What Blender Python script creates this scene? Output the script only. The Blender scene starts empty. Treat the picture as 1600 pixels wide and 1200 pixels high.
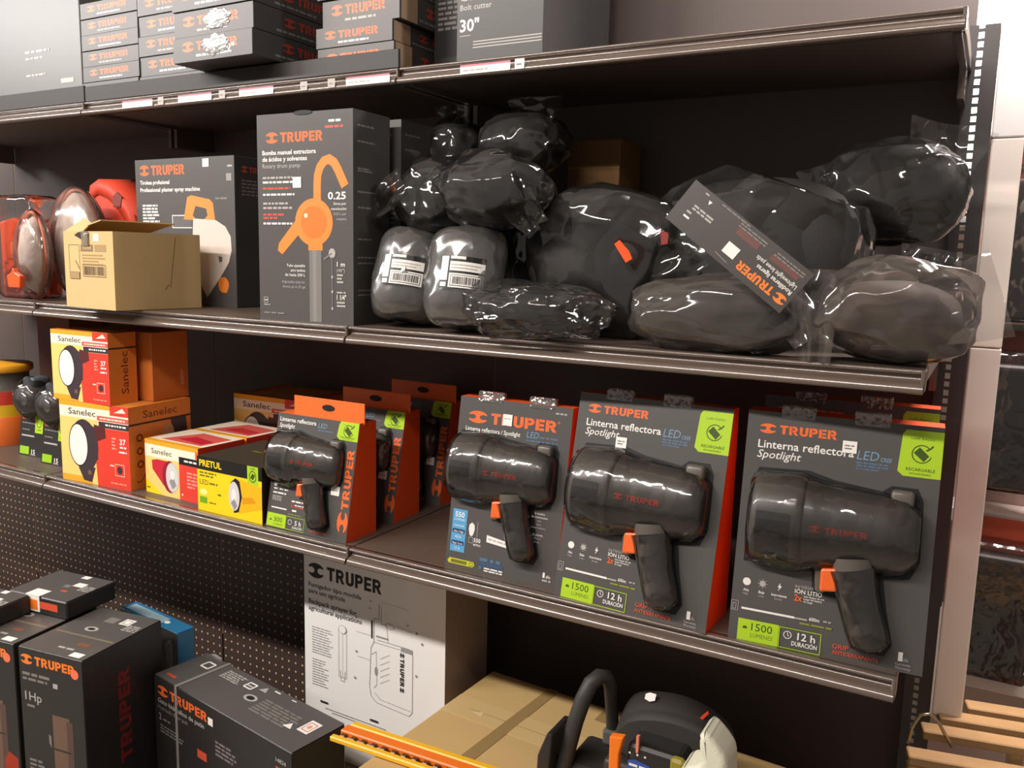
import bpy, bmesh, math, random
from mathutils import Vector, Matrix, noise

# ------------------------------------------------------------------ camera
SC = bpy.context.scene
COL = SC.collection
R = math.radians
cam_data = bpy.data.cameras.new('camera')
cam = bpy.data.objects.new('camera', cam_data)
COL.objects.link(cam)
_f = Vector((-.48445, .86261, -.14561)); _r = Vector((.86991, .49262, .02412)); _u = Vector((-.09254, .11498, .98905))
cam.matrix_world = Matrix(((_r.x, _u.x, -_f.x, .0623), (_r.y, _u.y, -_f.y, -1.1565), (_r.z, _u.z, -_f.z, .1230), (0, 0, 0, 1)))
cam_data.sensor_width = 36
cam_data.lens = 1323 / 1600 * 36
cam_data.clip_start = .02
SC.camera = cam

# ------------------------------------------------------------------ world, lamps, exposure
w = bpy.data.worlds.new('world'); SC.world = w; w.use_nodes = True
w.node_tree.nodes['Background'].inputs[0].default_value = (1.0, .88, .80, 1)
w.node_tree.nodes['Background'].inputs[1].default_value = .24
SC.view_settings.view_transform = 'Standard'; SC.view_settings.look = 'None'
SC.view_settings.gamma = 1; SC.view_settings.use_curve_mapping = False
SC.view_settings.exposure = 0.0
SC.cycles.transparent_max_bounces = 32


def area(name, loc, target, sx, sy, power, col):
    d = bpy.data.lights.new(name, 'AREA'); d.shape = 'RECTANGLE'; d.size = sx; d.size_y = sy
    d.energy = power; d.color = col
    o = bpy.data.objects.new(name, d); COL.objects.link(o); o.location = loc
    o.rotation_euler = (Vector(target) - Vector(loc)).to_track_quat('-Z', 'Y').to_euler()
    return o


# ceiling tubes over the aisle, one row along it
for k, (lx, pw, c) in enumerate(((-.55, 27, (1, .92, .85)), (-2.0, 58, (1, .93, .86)), (-3.6, 60, (1, .95, .91)), (-5.1, 70, (1, .98, .97)))):
    area('aisle_tube', (lx, -1.85, 1.5), (lx + .1, .2, -.25), 1.25, .09, pw, c)
area('display_fill', (.25, .62, .95), (.15, 1.0, -.1), .5, .1, 40, (1, .90, .84))  # unseen light added to brighten the display rack
area('post_fill', (.07, .14, .84), (-.12, .50, .45), .14, .05, 4.5, (1, .97, .98))  # unseen light added to whiten the post top and back panel

# ------------------------------------------------------------------ materials
MATS = {}


def lin(c):
    c /= 255.0
    return c / 12.92 if c <= .04045 else ((c + .055) / 1.055) ** 2.4


def M(name, rgb=(128, 128, 128), rough=.5, metal=0.0, spec=.5, coat=0.0, emit=0.0, var=0.0, vscale=30, bump=0.0, bscale=200):
    if name in MATS:
        return MATS[name]
    m = bpy.data.materials.new(name); m.use_nodes = True
    nt = m.node_tree; p = nt.nodes['Principled BSDF']
    c = tuple(lin(v) for v in rgb) + (1,)
    p.inputs['Base Color'].default_value = c
    p.inputs['Roughness'].default_value = rough
    p.inputs['Metallic'].default_value = metal
    p.inputs['Specular IOR Level'].default_value = spec
    p.inputs['Coat Weight'].default_value = coat
    p.inputs['Coat Roughness'].default_value = .12
    if emit:
        p.inputs['Emission Color'].default_value = c
        p.inputs['Emission Strength'].default_value = emit
    if var or bump:
        tc = nt.nodes.new('ShaderNodeTexCoord')
    if var:
        n = nt.nodes.new('ShaderNodeTexNoise'); n.inputs['Scale'].default_value = vscale; n.inputs['Detail'].default_value = 6
        nt.links.new(tc.outputs['Object'], n.inputs['Vector'])
        mx = nt.nodes.new('ShaderNodeMix'); mx.data_type = 'RGBA'
        mx.inputs[6].default_value = tuple(v * (1 - var) for v in c[:3]) + (1,)
        mx.inputs[7].default_value = tuple(min(1, v * (1 + var)) for v in c[:3]) + (1,)
        nt.links.new(n.outputs['Fac'], mx.inputs[0]); nt.links.new(mx.outputs[2], p.inputs['Base Color'])
    if bump:
        n = nt.nodes.new('ShaderNodeTexNoise'); n.inputs['Scale'].default_value = bscale; n.inputs['Detail'].default_value = 4
        nt.links.new(tc.outputs['Object'], n.inputs['Vector'])
        b = nt.nodes.new('ShaderNodeBump'); b.inputs['Strength'].default_value = bump; b.inputs['Distance'].default_value = .004
        nt.links.new(n.outputs['Fac'], b.inputs['Height']); nt.links.new(b.outputs['Normal'], p.inputs['Normal'])
    MATS[name] = m
    return m


def film(name, tint=(235, 235, 235), veil=.05, gloss=.10, rough=.1, bump=.35, bscale=22, veilcol=(190, 185, 178)):
    """clear plastic: see-through, with a glossy skin and a little milky veil"""
    if name in MATS:
        return MATS[name]
    m = bpy.data.materials.new(name); m.use_nodes = True
    nt = m.node_tree; nt.nodes.clear(); N = nt.nodes.new; L = nt.links.new
    out = N('ShaderNodeOutputMaterial'); tr = N('ShaderNodeBsdfTransparent'); gl = N('ShaderNodeBsdfGlossy'); df = N('ShaderNodeBsdfDiffuse')
    tr.inputs[0].default_value = tuple(lin(v) for v in tint) + (1,)
    gl.inputs['Color'].default_value = (1, 1, 1, 1); gl.inputs['Roughness'].default_value = rough
    df.inputs[0].default_value = tuple(lin(v) for v in veilcol) + (1,)
    fr = N('ShaderNodeFresnel'); fr.inputs[0].default_value = 1.5
    ad = N('ShaderNodeMath'); ad.operation = 'ADD'; ad.inputs[1].default_value = gloss; ad.use_clamp = True
    L(fr.outputs[0], ad.inputs[0])
    m1 = N('ShaderNodeMixShader'); m1.inputs[0].default_value = veil
    L(tr.outputs[0], m1.inputs[1]); L(df.outputs[0], m1.inputs[2])
    m2 = N('ShaderNodeMixShader'); L(ad.outputs[0], m2.inputs[0]); L(m1.outputs[0], m2.inputs[1]); L(gl.outputs[0], m2.inputs[2])
    L(m2.outputs[0], out.inputs[0])
    if bump:
        # creased film: stretched, warped cells
        tc = N('ShaderNodeTexCoord'); n = N('ShaderNodeTexNoise'); n.inputs['Scale'].default_value = bscale * .55; n.inputs['Detail'].default_value = 2
        sc = N('ShaderNodeVectorMath'); sc.operation = 'SCALE'; sc.inputs['Scale'].default_value = .10
        sub = N('ShaderNodeVectorMath'); sub.operation = 'ADD'; mp = N('ShaderNodeMapping'); mp.inputs['Scale'].default_value = (1.0, 1.0, .5); mp.inputs['Rotation'].default_value = (.3, .5, .2)
        v = N('ShaderNodeTexVoronoi'); v.feature = 'F1'; v.inputs['Scale'].default_value = bscale
        b = N('ShaderNodeBump'); b.inputs['Strength'].default_value = bump; b.inputs['Distance'].default_value = .02
        L(tc.outputs['Object'], n.inputs['Vector']); L(n.outputs['Color'], sc.inputs[0]); L(tc.outputs['Object'], sub.inputs[0]); L(sc.outputs[0], sub.inputs[1])
        L(sub.outputs[0], mp.inputs['Vector']); L(mp.outputs[0], v.inputs['Vector']); L(v.outputs['Distance'], b.inputs['Height'])
        L(b.outputs[0], gl.inputs['Normal']); L(b.outputs[0], fr.inputs['Normal'])
    MATS[name] = m
    return m


def pegboard_material():
    if 'pegboard' in MATS:
        return MATS['pegboard']
    m = M('pegboard', (66, 52, 46), .5)
    nt = m.node_tree; N = nt.nodes.new; L = nt.links.new; p = nt.nodes['Principled BSDF']
    tc = N('ShaderNodeTexCoord'); sp = N('ShaderNodeSeparateXYZ'); L(tc.outputs['Object'], sp.inputs[0])

    def mth(op, a, b=None):
        n = N('ShaderNodeMath'); n.operation = op
        L(a, n.inputs[0]) if hasattr(a, 'links') else setattr(n.inputs[0], 'default_value', a)
        if b is not None:
            L(b, n.inputs[1]) if hasattr(b, 'links') else setattr(n.inputs[1], 'default_value', b)
        return n.outputs[0]
    d = []
    for ax in ('X', 'Z'):
        q = mth('FRACT', mth('MULTIPLY', mth('ADD', sp.outputs[ax], 50.0), 1 / .0254))
        q = mth('SUBTRACT', q, .5); d.append(mth('MULTIPLY', q, q))
    r = mth('LESS_THAN', mth('SQRT', mth('ADD', d[0], d[1])), .12)
    mx = N('ShaderNodeMix'); mx.data_type = 'RGBA'; L(r, mx.inputs[0])
    mx.inputs[6].default_value = p.inputs['Base Color'].default_value
    mx.inputs[7].default_value = (lin(205), lin(170), lin(135), 1)
    L(mx.outputs[2], p.inputs['Base Color'])
    return m


CARD = M('grey_carton_print', (84, 81, 79), .38, spec=.45)
CARD2 = M('grey_carton_side', (70, 67, 66), .42, spec=.4)
DARKC = M('dark_carton', (47, 44, 42), .4, spec=.4)  # tone lowered: the weak light on the low fronts is in the colour
BLK = M('black_print', (24, 22, 22), .4)
ORG = M('orange_carton', (232, 84, 30), .45)
ORGP = M('orange_print', (240, 108, 52), .4)
ORGI = M('orange_ink', (255, 128, 40), .4)
REDO = M('red_orange_ink', (214, 84, 58), .4)
WHT = M('white_ink', (236, 232, 226), .45)
GRYI = M('grey_ink', (176, 171, 166), .45)
LGRY = M('faint_ink', (128, 122, 118), .45)
GRN = M('lime_label', (172, 208, 40), .4)
DGRN = M('lime_label_ink', (62, 84, 26), .4)
BLU = M('blue_ink', (112, 150, 178), .4)
BLUB = M('blue_label', (88, 160, 208), .4)
YEL = M('yellow_carton', (252, 212, 20), .42)
RED = M('red_print', (224, 62, 44), .42)
CRM = M('cream_print', (246, 232, 208), .45)
AMB = M('amber_print', (236, 166, 40), .42)
AMBL = M('amber_light_print', (250, 206, 120), .42)
PAP = M('sticker_paper', (240, 236, 230), .55)
KRAFT = M('kraft_board', (206, 174, 122), .75, spec=.25, var=.1, vscale=9)
KRAFTD = M('kraft_board_ink', (112, 92, 70), .75)
KTAPE = M('kraft_tape', (206, 176, 122), .45)
STEEL = M('brown_shelf_paint', (104, 89, 80), .24, metal=.1, spec=.8, coat=.7)
STEELD = M('brown_deck_paint', (92, 78, 68), .5)
BLACKP = M('black_plastic', (94, 88, 82), .38, spec=.5, coat=.2)
RUBBER = M('dark_rubber', (50, 47, 45), .62, bump=.15, bscale=400)
FOAM = M('dark_foam', (32, 30, 29), .85, bump=.2, bscale=120)
CLEAR = film('clear_blister', veil=.012, gloss=.03, rough=.08, bump=.12, bscale=30)
TABF = film('clear_tab', veil=.16, gloss=.10, rough=.1, bump=.3, bscale=60)
BAG = film('clear_bag', veil=.028, gloss=.04, rough=.065, bump=.75, bscale=13)
BAGM = film('milky_bag', veil=.11, gloss=.03, rough=.09, bump=.65, bscale=10, veilcol=(176, 166, 156))
WRAP = film('clear_wrap', veil=.12, gloss=.10, rough=.14, bump=.3, bscale=14, veilcol=(190, 186, 180))


# ------------------------------------------------------------------ mesh builder
class MB:
    def __init__(s):
        s.v = []; s.f = []; s.fm = []; s.mats = []; s.smooth = []

    def mi(s, m):
        if m not in s.mats:
            s.mats.append(m)
        return s.mats.index(m)

    def add(s, verts, faces, m, smooth=False):
        b = len(s.v); s.v += [tuple(p) for p in verts]; k = s.mi(m)
        for f in faces:
            s.f.append([i + b for i in f]); s.fm.append(k); s.smooth.append(smooth)
        return s

    def from_bm(s, bm, m, smooth=False, mat=None):
        bm.verts.index_update()
        vs = [(mat @ v.co if mat else v.co.copy()) for v in bm.verts]
        s.add(vs, [[v.index for v in f.verts] for f in bm.faces], m, smooth); bm.free()
        return s

    def box(s, lo, hi, m, bevel=0.0, seg=1, mat=None, smooth=False):
        bm = bmesh.new(); bmesh.ops.create_cube(bm, size=1)
        for v in bm.verts:
            v.co = Vector([(lo[i] + hi[i]) / 2 + v.co[i] * (hi[i] - lo[i]) for i in range(3)])
        if bevel:
            bmesh.ops.bevel(bm, geom=bm.edges[:], offset=bevel, segments=seg, affect='EDGES', profile=.5)
        return s.from_bm(bm, m, smooth, mat)

    def prism(s, pts, y0, y1, m, bevel=0.0, seg=2, mat=None, smooth=False):
        """(x, z) outline, counter-clockwise seen from -y, extruded from y0 to y1"""
        bm = bmesh.new()
        a = [bm.verts.new((x, y0, z)) for x, z in pts]; b = [bm.verts.new((x, y1, z)) for x, z in pts]
        n = len(pts)
        bm.faces.new(a); bm.faces.new(b[::-1])
        for i in range(n):
            bm.faces.new((a[i], b[i], b[(i + 1) % n], a[(i + 1) % n]))
        bmesh.ops.recalc_face_normals(bm, faces=bm.faces[:])
        if bevel:
            bmesh.ops.bevel(bm, geom=bm.edges[:], offset=bevel, segments=seg, affect='EDGES', profile=.5)
        return s.from_bm(bm, m, smooth, mat)

    def profile(s, pts, x0, x1, m, smooth=False):
        """closed (y, z) outline swept along x"""
        n = len(pts); a = [(x0, y, z) for y, z in pts] + [(x1, y, z) for y, z in pts]
        fs = [(i, (i + 1) % n, n + (i + 1) % n, n + i) for i in range(n)]
        s.add(a, fs, m, smooth)
        return s.add(a, [list(range(n))[::-1], list(range(n, 2 * n))], m)

    def tube(s, path, r, m, seg=12, caps=True, flat=1.0):
        P = [Vector(p) for p in path]; rr = r if isinstance(r, (list, tuple)) else [r] * len(P)
        vs = []; up = Vector((0, 1, 0))
        for i, p in enumerate(P):
            t = (P[min(i + 1, len(P) - 1)] - P[max(i - 1, 0)]).normalized()
            a = up - t * up.dot(t)
            if a.length < .05:
                a = Vector((1, 0, 0)) - t * t.x
            a.normalize(); b = t.cross(a); up = a
            for k in range(seg):
                q = 2 * math.pi * k / seg
                vs.append(p + a * math.cos(q) * rr[i] * flat + b * math.sin(q) * rr[i])
        fs = []
        for i in range(len(P) - 1):
            for k in range(seg):
                fs.append((i * seg + k, i * seg + (k + 1) % seg, (i + 1) * seg + (k + 1) % seg, (i + 1) * seg + k))
        s.add(vs, fs, m, True)
        if caps:
            s.add(vs[:seg], [list(range(seg))[::-1]], m); s.add(vs[-seg:], [list(range(seg))], m)
        return s

    def lathe(s, prof, m, axis='x', seg=28, sy=1.0, sz=1.0, off=(0, 0, 0), close=True):
        """prof: (position along axis, radius)"""
        vs = []
        for t, r in prof:
            for k in range(seg):
                q = 2 * math.pi * k / seg; a, b = math.cos(q) * r * sy, math.sin(q) * r * sz
                p = (t, a, b) if axis == 'x' else (a, b, t) if axis == 'z' else (a, t, b)
                vs.append((p[0] + off[0], p[1] + off[1], p[2] + off[2]))
        fs = []
        for i in range(len(prof) - 1):
            for k in range(seg):
                fs.append((i * seg + k, i * seg + (k + 1) % seg, (i + 1) * seg + (k + 1) % seg, (i + 1) * seg + k))
        s.add(vs, fs, m, True)
        if close:
            s.add(vs[:seg], [list(range(seg))[::-1]], m); s.add(vs[-seg:], [list(range(seg))], m)
        return s

    def build(s, name, parent=None, loc=None, rot=None, scale=None, fix=False):
        me = bpy.data.meshes.new(name); me.from_pydata(s.v, [], s.f)
        for m in s.mats:
            me.materials.append(m)
        for p, k, sm in zip(me.polygons, s.fm, s.smooth):
            p.material_index = k; p.use_smooth = sm
        if fix:
            bm = bmesh.new(); bm.from_mesh(me); bmesh.ops.recalc_face_normals(bm, faces=bm.faces[:]); bm.to_mesh(me); bm.free()
        me.update()
        o = bpy.data.objects.new(name, me); COL.objects.link(o)
        if parent is not None:
            o.parent = parent
        if loc is not None:
            o.location = loc
        if rot is not None:
            o.rotation_euler = rot
        return o


# ------------------------------------------------------------------ printing
_TXT = {}


def glyphs(sn, bold, shear):
    key = (sn, bold, shear)
    if key not in _TXT:
        c = bpy.data.curves.new('lettering', 'FONT'); c.body = sn; c.offset = bold; c.shear = shear; c.resolution_u = 2; c.fill_mode = 'FRONT'
        o = bpy.data.objects.new('lettering', c); me = o.to_mesh()
        v = [(p.co.x, p.co.y) for p in me.vertices]; f = [list(p.vertices) for p in me.polygons]
        o.to_mesh_clear(); bpy.data.objects.remove(o); bpy.data.curves.remove(c)
        _TXT[key] = (v, f)
    return _TXT[key]


def _arc(cx, cy, ro, ri, a0, a1, n=9):
    P = []
    for i in range(n + 1):
        a = R(a0 + (a1 - a0) * i / n)
        P += [(cx + ro[0] * math.cos(a), cy + ro[1] * math.sin(a)), (cx + ri[0] * math.cos(a), cy + ri[1] * math.sin(a))]
    return [[P[2 * i], P[2 * i + 2], P[2 * i + 3], P[2 * i + 1]] for i in range(n)]


def _q(x0, y0, x1, y1):
    return [[(x0, y0), (x1, y0), (x1, y1), (x0, y1)]]


def _name_pieces():
    """the maker's heavy square capitals, cap height 1"""
    T = _q(0, .77, .74, 1) + _q(.245, 0, .495, .78)
    bowl = _q(.2, .77, .42, 1) + _q(.2, .36, .42, .58) + _arc(.42, .68, (.30, .32), (.07, .09), -90, 90)
    Rr = _q(0, 0, .25, 1) + bowl + [[(.30, .40), (.52, 0), (.80, 0), (.56, .42)]]
    U = _q(0, .30, .25, 1) + _q(.49, .30, .74, 1) + _arc(.37, .32, (.37, .33), (.12, .11), 180, 360, 12)
    P = _q(0, 0, .25, 1) + bowl
    E = _q(0, 0, .25, 1) + _q(.2, .78, .64, 1) + _q(.2, .39, .60, .60) + _q(.2, 0, .64, .22)
    x = 0; out = []
    for g, w_ in ((T, .74), (Rr, .80), (U, .74), (P, .72), (E, .64), (Rr, .80)):
        out += [[(a + x, b) for a, b in q] for q in g]; x += w_ + .10
    return out, x - .10


_NAME = _name_pieces()


class Print(MB):
    """flat artwork on a panel: u to the right, w up, facing -y; later items lie on earlier ones"""
    STEP = .00002

    def __init__(s):
        super().__init__(); s.k = 0; s.rnd = random.Random(7); s.warp = None

    def _put(s, pts, faces, m):
        s.k += 1; y = -s.k * s.STEP
        if s.warp:
            s.add([s.warp(u, w_) for u, w_ in pts], faces, m)
        else:
            s.add([(u, y, w_) for u, w_ in pts], faces, m)
        return s

    def rect(s, u0, w0, u1, w1, m):
        return s._put([(u0, w0), (u1, w0), (u1, w1), (u0, w1)], [(0, 1, 2, 3)], m)

    def poly(s, pts, m):
        return s._put(pts, [list(range(len(pts)))], m)

    def ell(s, cu, cw, ru, rw, m, n=28):
        return s.poly([(cu + ru * math.cos(2 * math.pi * i / n), cw + rw * math.sin(2 * math.pi * i / n)) for i in range(n)], m)

    def ring(s, cu, cw, ru, rw, t, m, n=28, a0=0, a1=360):
        P = []
        for i in range(n + 1):
            a = R(a0 + (a1 - a0) * i / n)
            P += [(cu + ru * math.cos(a), cw + rw * math.sin(a)), (cu + (ru - t) * math.cos(a), cw + (rw - t) * math.sin(a))]
        return s._put(P, [(2 * i, 2 * i + 2, 2 * i + 3, 2 * i + 1) for i in range(n)], m)

    def line(s, a, b, t, m):
        d = Vector((b[0] - a[0], b[1] - a[1])).normalized() * t / 2; n = (-d.y, d.x)
        return s.poly([(a[0] - n[0], a[1] - n[1]), (b[0] - n[0], b[1] - n[1]), (b[0] + n[0], b[1] + n[1]), (a[0] + n[0], a[1] + n[1])], m)

    def path(s, pts, t, m):
        for a, b in zip(pts[:-1], pts[1:]):
            s.line(a, b, t, m)
        return s

    def frame(s, u0, w0, u1, w1, t, m):
        return s.path([(u0, w0), (u1, w0), (u1, w1), (u0, w1), (u0, w0)], t, m)

    def text(s, sn, u, w_, h, m, width=None, bold=.012, shear=0, rot=0, align='L'):
        """cap height h, left end and baseline at (u, w_)"""
        v, f = glyphs(sn, bold, shear)
        x0 = min(p[0] for p in v); x1 = max(p[0] for p in v); sc = h / .7
        sx = sc if width is None else width / (x1 - x0)
        off = 0 if align == 'L' else (x1 - x0) * sx * (.5 if align == 'C' else 1)
        c, n = math.cos(R(rot)), math.sin(R(rot)); P = []
        for x, y in v:
            a, b = (x - x0) * sx - off, y * sc
            P.append((u + a * c - b * n, w_ + a * n + b * c))
        return s._put(P, f, m)

    def bars(s, u, w_, width, h, m, word=4.0, rot=0):
        """a line of print too small to read"""
        c, n = math.cos(R(rot)), math.sin(R(rot)); x = 0; P = []; F = []
        while x < width - h * .6:
            L = min(h * word * s.rnd.uniform(.5, 1.5), width - x)
            b = len(P)
            for a, q in ((x, 0), (x + L, 0), (x + L, h), (x, h)):
                P.append((u + a * c - q * n, w_ + a * n + q * c))
            F.append((b, b + 1, b + 2, b + 3)); x += L + h * .7
        return s._put(P, F, m)

    def para(s, u, w_, width, h, n, m, lead=1.9, rag=.3, word=4.0):
        for i in range(n):
            s.bars(u, w_ - i * h * lead, width * (1 - s.rnd.random() * rag), h, m, word)
        return s

    def mark(s, cu, cw, a, b, m, rot=0):
        """the maker's emblem: two domes meeting at a narrow waist"""
        c, n = math.cos(R(rot)), math.sin(R(rot))
        for sg in (1, -1):
            P = []
            for i in range(15):
                t = R(168 - 156 * i / 14); P.append((a * math.cos(t), b * (.22 + .78 * math.sin(t))))
            P += [(a * .86, b * .34), (a * .5, b * .42), (a * .24, b * .22), (a * .2, 0), (-a * .2, 0), (-a * .24, b * .22), (-a * .5, b * .42), (-a * .86, b * .34)]
            P = [(x, y * sg) for x, y in P]
            if sg < 0:
                P = P[::-1]
            s._put([(cu + x * c - y * n, cw + x * n + y * c) for x, y in P], [list(range(len(P)))], m)
        return s

    def logo(s, u, w_, width, h, m, rot=0):
        """emblem plus the maker's name, cap height h"""
        c, n = math.cos(R(rot)), math.sin(R(rot)); e = width * .235
        q = lambda a, b: (u + a * c - b * n, w_ + a * n + b * c)
        s.mark(*q(e * .46, h * .5), e * .47, h * .56, m, rot)
        return s.maker(*q(e * 1.12, 0), width - e * 1.12, h, m, rot)

    def maker(s, u, w_, width, h, m, rot=0):
        c, n = math.cos(R(rot)), math.sin(R(rot)); pcs, L = _NAME; P = []; F = []
        for g in pcs:
            b = len(P)
            for a, q in g:
                a *= width / L; q *= h; P.append((u + a * c - q * n, w_ + a * n + q * c))
            F.append(tuple(range(b, b + len(g))))
        return s._put(P, F, m)


# ------------------------------------------------------------------ things
def tag(o, label, cat, group=None, kind=None):
    o['label'] = label; o['category'] = cat
    if group:
        o['group'] = group
    if kind:
        o['kind'] = kind
    return o


def thing(name, label, cat, loc=(0, 0, 0), rz=0.0, group=None):
    o = bpy.data.objects.new(name, None); COL.objects.link(o); o.empty_display_size = .05
    o.location = loc; o.rotation_euler = (0, 0, rz)
    return tag(o, label, cat, group)


def structure(o):
    o['kind'] = 'structure'
    return o


def copy_thing(o, label=None, loc=None, rz=None, group=None):
    def rec(a, par):
        c = a.copy(); COL.objects.link(c)
        if par is not None:
            c.parent = par
        for ch in list(a.children):
            rec(ch, c)
        return c
    c = rec(o, None)
    if label:
        c['label'] = label
    if loc is not None:
        c.location = loc
    if rz is not None:
        c.rotation_euler = (0, 0, rz)
    if group:
        c['group'] = group
    return c


FRONT = (0, 0, 0)


def right_side(W):
    return dict(loc=(W, 0, 0), rot=(0, 0, R(90)))


def top_side(H):
    return dict(loc=(0, 0, H), rot=(R(-90), 0, 0))


def carton(name, label, cat, loc, rz, W, D, H, body, group=None, bevel=.0015, part='carton'):
    t = thing(name, label, cat, loc, rz, group)
    MB().box((0, .0002, 0), (W, D, H), body, bevel).build(part, t)
    return t

# ------------------------------------------------------------------ room and shelving
BAY = .92
DEEP = .509
LOW, MID, TOP = -.4065, 0.0, .4647
YT = .144
BASE = -1.0

fl = structure(MB().box((-6, -4, -1.36), (2.5, 3.2, -1.32), M('store_floor', (150, 140, 128), .4, var=.06, vscale=4)).build('floor'))
wl = structure(MB().box((-6, 3.0, -1.32), (2.5, 3.1, 2.4), M('store_wall', (214, 200, 186), .8)).build('wall_back'))
cl = structure(MB().box((-6, -4, 2.4), (2.5, 3.2, 2.45), M('store_ceiling', (205, 200, 194), .8)).build('ceiling'))

PEG = pegboard_material()
PANEL = M('plain_panel', (84, 71, 66), .5)
for i, (lo_, hi_) in enumerate((('below the spotlight packs, beside the white post', 'above the bagged knee pads'), ('below the yellow carton, beside the white sprayer carton', 'behind the drum pump carton'),
                                ('behind the blue carton, lower left', 'behind the clear domes'), ('at the lower far left', 'at the upper far left'))):
    x1 = -i * BAY - .003; x0 = x1 - BAY + .006
    if i:
        tag(MB().box((x0, DEEP, -1.319), (x1, DEEP + .012, LOW - .012), PEG).build('pegboard_panel'), 'brown perforated back panel ' + lo_, 'pegboard', 'perforated back panels')
    else:
        tag(MB().box((x0, DEEP, -1.319), (x1, DEEP + .012, LOW - .012), PANEL).build('back_panel'), 'plain dark back panel behind the chainsaw', 'back panel', 'plain back panels')
    tag(MB().box((x0, DEEP, LOW - .011), (x1, DEEP + .012, .95), PANEL).build('back_panel'), 'plain dark back panel ' + hi_, 'back panel', 'plain back panels')
    if i:
        structure(MB().box((x1 - .002, DEEP + .001, BASE), (x1 + .008, DEEP + .02, .95), M('seam_metal', (120, 96, 78), .5)).build('trim_%d' % i))

LIP = [(.012, 0), (.0015, 0), (-.0005, -.0004), (-.0022, -.0014), (-.0030, -.0030), (-.0026, -.0046), (-.0010, -.0058), (.004, -.0065), (.0052, -.011), (.0040, -.0140), (-.0010, -.0160), (-.0050, -.0172), (-.0082, -.0190), (-.0104, -.0214), (-.0116, -.0243), (-.0118, -.0270), (-.0108, -.0292), (-.0075, -.0305), (-.002, -.0308), (.008, -.0300), (.012, -.026)]


def shelf(label, i, y0, z, riser=0.0):
    x1 = -i * BAY - .0022; x0 = x1 - BAY + .0044
    t = thing('gondola_shelf', label, 'shelf', (x0, y0, z), 0, 'steel shelves of the gondola')
    L = x1 - x0
    MB().box((0, .012, -.022), (L, DEEP - y0 - .001, 0), STEELD, .001).build('deck', t)
    MB().profile(LIP, 0, L, STEEL, True).build('price_rail', t)
    for xa in (.004, L - .014):
        MB().prism([(0, -.002), (.01, -.002), (.01, -.03), (0, -.03)], .02, DEEP - y0 - .004, STEEL).prism(
            [(0, -.03), (.01, -.03), (.01, -.075), (0, -.075)], DEEP - y0 - .12, DEEP - y0 - .004, STEEL).build('bracket', t, (xa, 0, 0))
    MB().box((L - .0035, -.004, -.029), (L + .0015, .03, -.001), STEEL, .001).build('end_cap', t)
    if riser:
        MB().box((0, .0, .0005), (L, .006, riser), M('riser_paint', (46, 40, 38), .55), .001).build('front_riser', t)
    return t


shelf('brown steel shelf carrying the bagged knee pads', 0, 0, MID)
shelf('brown steel shelf carrying the drum pump carton and the small kraft box', 1, 0, MID)
shelf('brown steel shelf under the orange blister pack, far left at middle height', 2, 0, MID)
shelf('brown steel shelf carrying the three large spotlight packs', 0, 0, LOW)
shelf('brown steel shelf carrying the yellow and red flashlight cartons', 1, 0, LOW)
shelf('brown steel shelf carrying the round canister, far left below the blister packs', 2, 0, LOW)
shelf('brown steel top shelf with the bolt cutter carton on it', 0, YT, TOP)
shelf('brown steel top shelf carrying the stacks of flat grey cartons', 1, YT, TOP, .034)
shelf('brown steel top shelf carrying the large pale carton', 2, YT, TOP, .038)

tag(MB().box((-3.7, -.36, -1.319), (-1.225, .24, BASE), STEELD).box((-1.225, -.36, -1.319), (.0, DEEP - .001, BASE), STEELD).build('base_deck'), 'wide dark base deck under the lowest cartons', 'shelf base')

# slotted upright at the right end, with real slots
up = thing('slotted_upright', 'black slotted steel upright with light shining through its slots', 'upright', (.0, DEEP - .05, BASE))
UPM = M('upright_paint', (62, 56, 54), .4)
H_UP = 1.515
m_ = MB()
for a, b in ((-.012, .0035), (.0115, .034)):
    m_.box((a, 0, 0), (b, .002, H_UP), UPM)
p_ = .0146; n_ = int(H_UP / p_)
for k in range(n_ + 1):
    z0 = k * p_
    m_.box((.0035, 0, z0), (.0115, .002, min(z0 + (.0058 if k % 2 else .0048), H_UP)), UPM)
m_.build('slotted_face', up)
MB().box((-.012, .002, 0), (-.010, .03, H_UP), UPM).build('flange', up)
MB().box((.031, .002, 0), (.034, .05, H_UP), UPM).build('flange', up)

# pale post beside it
wp = thing('white_post', 'pale cream square post at the right end of the shelving', 'post', (.037, DEEP - .052, BASE + .335))
CREAM = M('cream_paint', (246, 230, 216), .45)
MB().box((0, 0, 0), (.046, .04, .66), CREAM, .002).build('lower_section', wp)
MB().box((0, 0, .662), (.046, .04, 1.0), CREAM, .002).build('middle_section', wp)
MB().box((-.001, 0, 1.002), (.047, .04, 1.35), M('cream_overlit', (244, 236, 230), .35), .002).build('upper_section', wp)  # whiter than the cream below: lamp glare put into the colour
MB().box((-.0045, -.001, 0), (-.001, .03, .2), M('gap_light', (250, 246, 238), .3)).build('gap_light_strip', wp)  # pale strip stands for light coming through the gap

# led lamp behind the upright
ld = thing('led_lamp', 'glaring white lamp behind the top of the slotted upright', 'lamp', (.01, DEEP + .045, 0))
MB().box((-.016, 0, .22), (.016, .006, .56), M('led_diffuser', (255, 255, 255), .5, emit=5.0), .002).build('tube', ld)
MB().box((-.04, -.02, .556), (.03, .02, .66), M('led_head', (255, 255, 255), .5, emit=14.0), .004).build('lamp_head', ld)
MB().box((-.02, .006, .2), (.02, .03, .57), M('lamp_case', (210, 210, 210), .5)).build('housing', ld)

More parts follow.
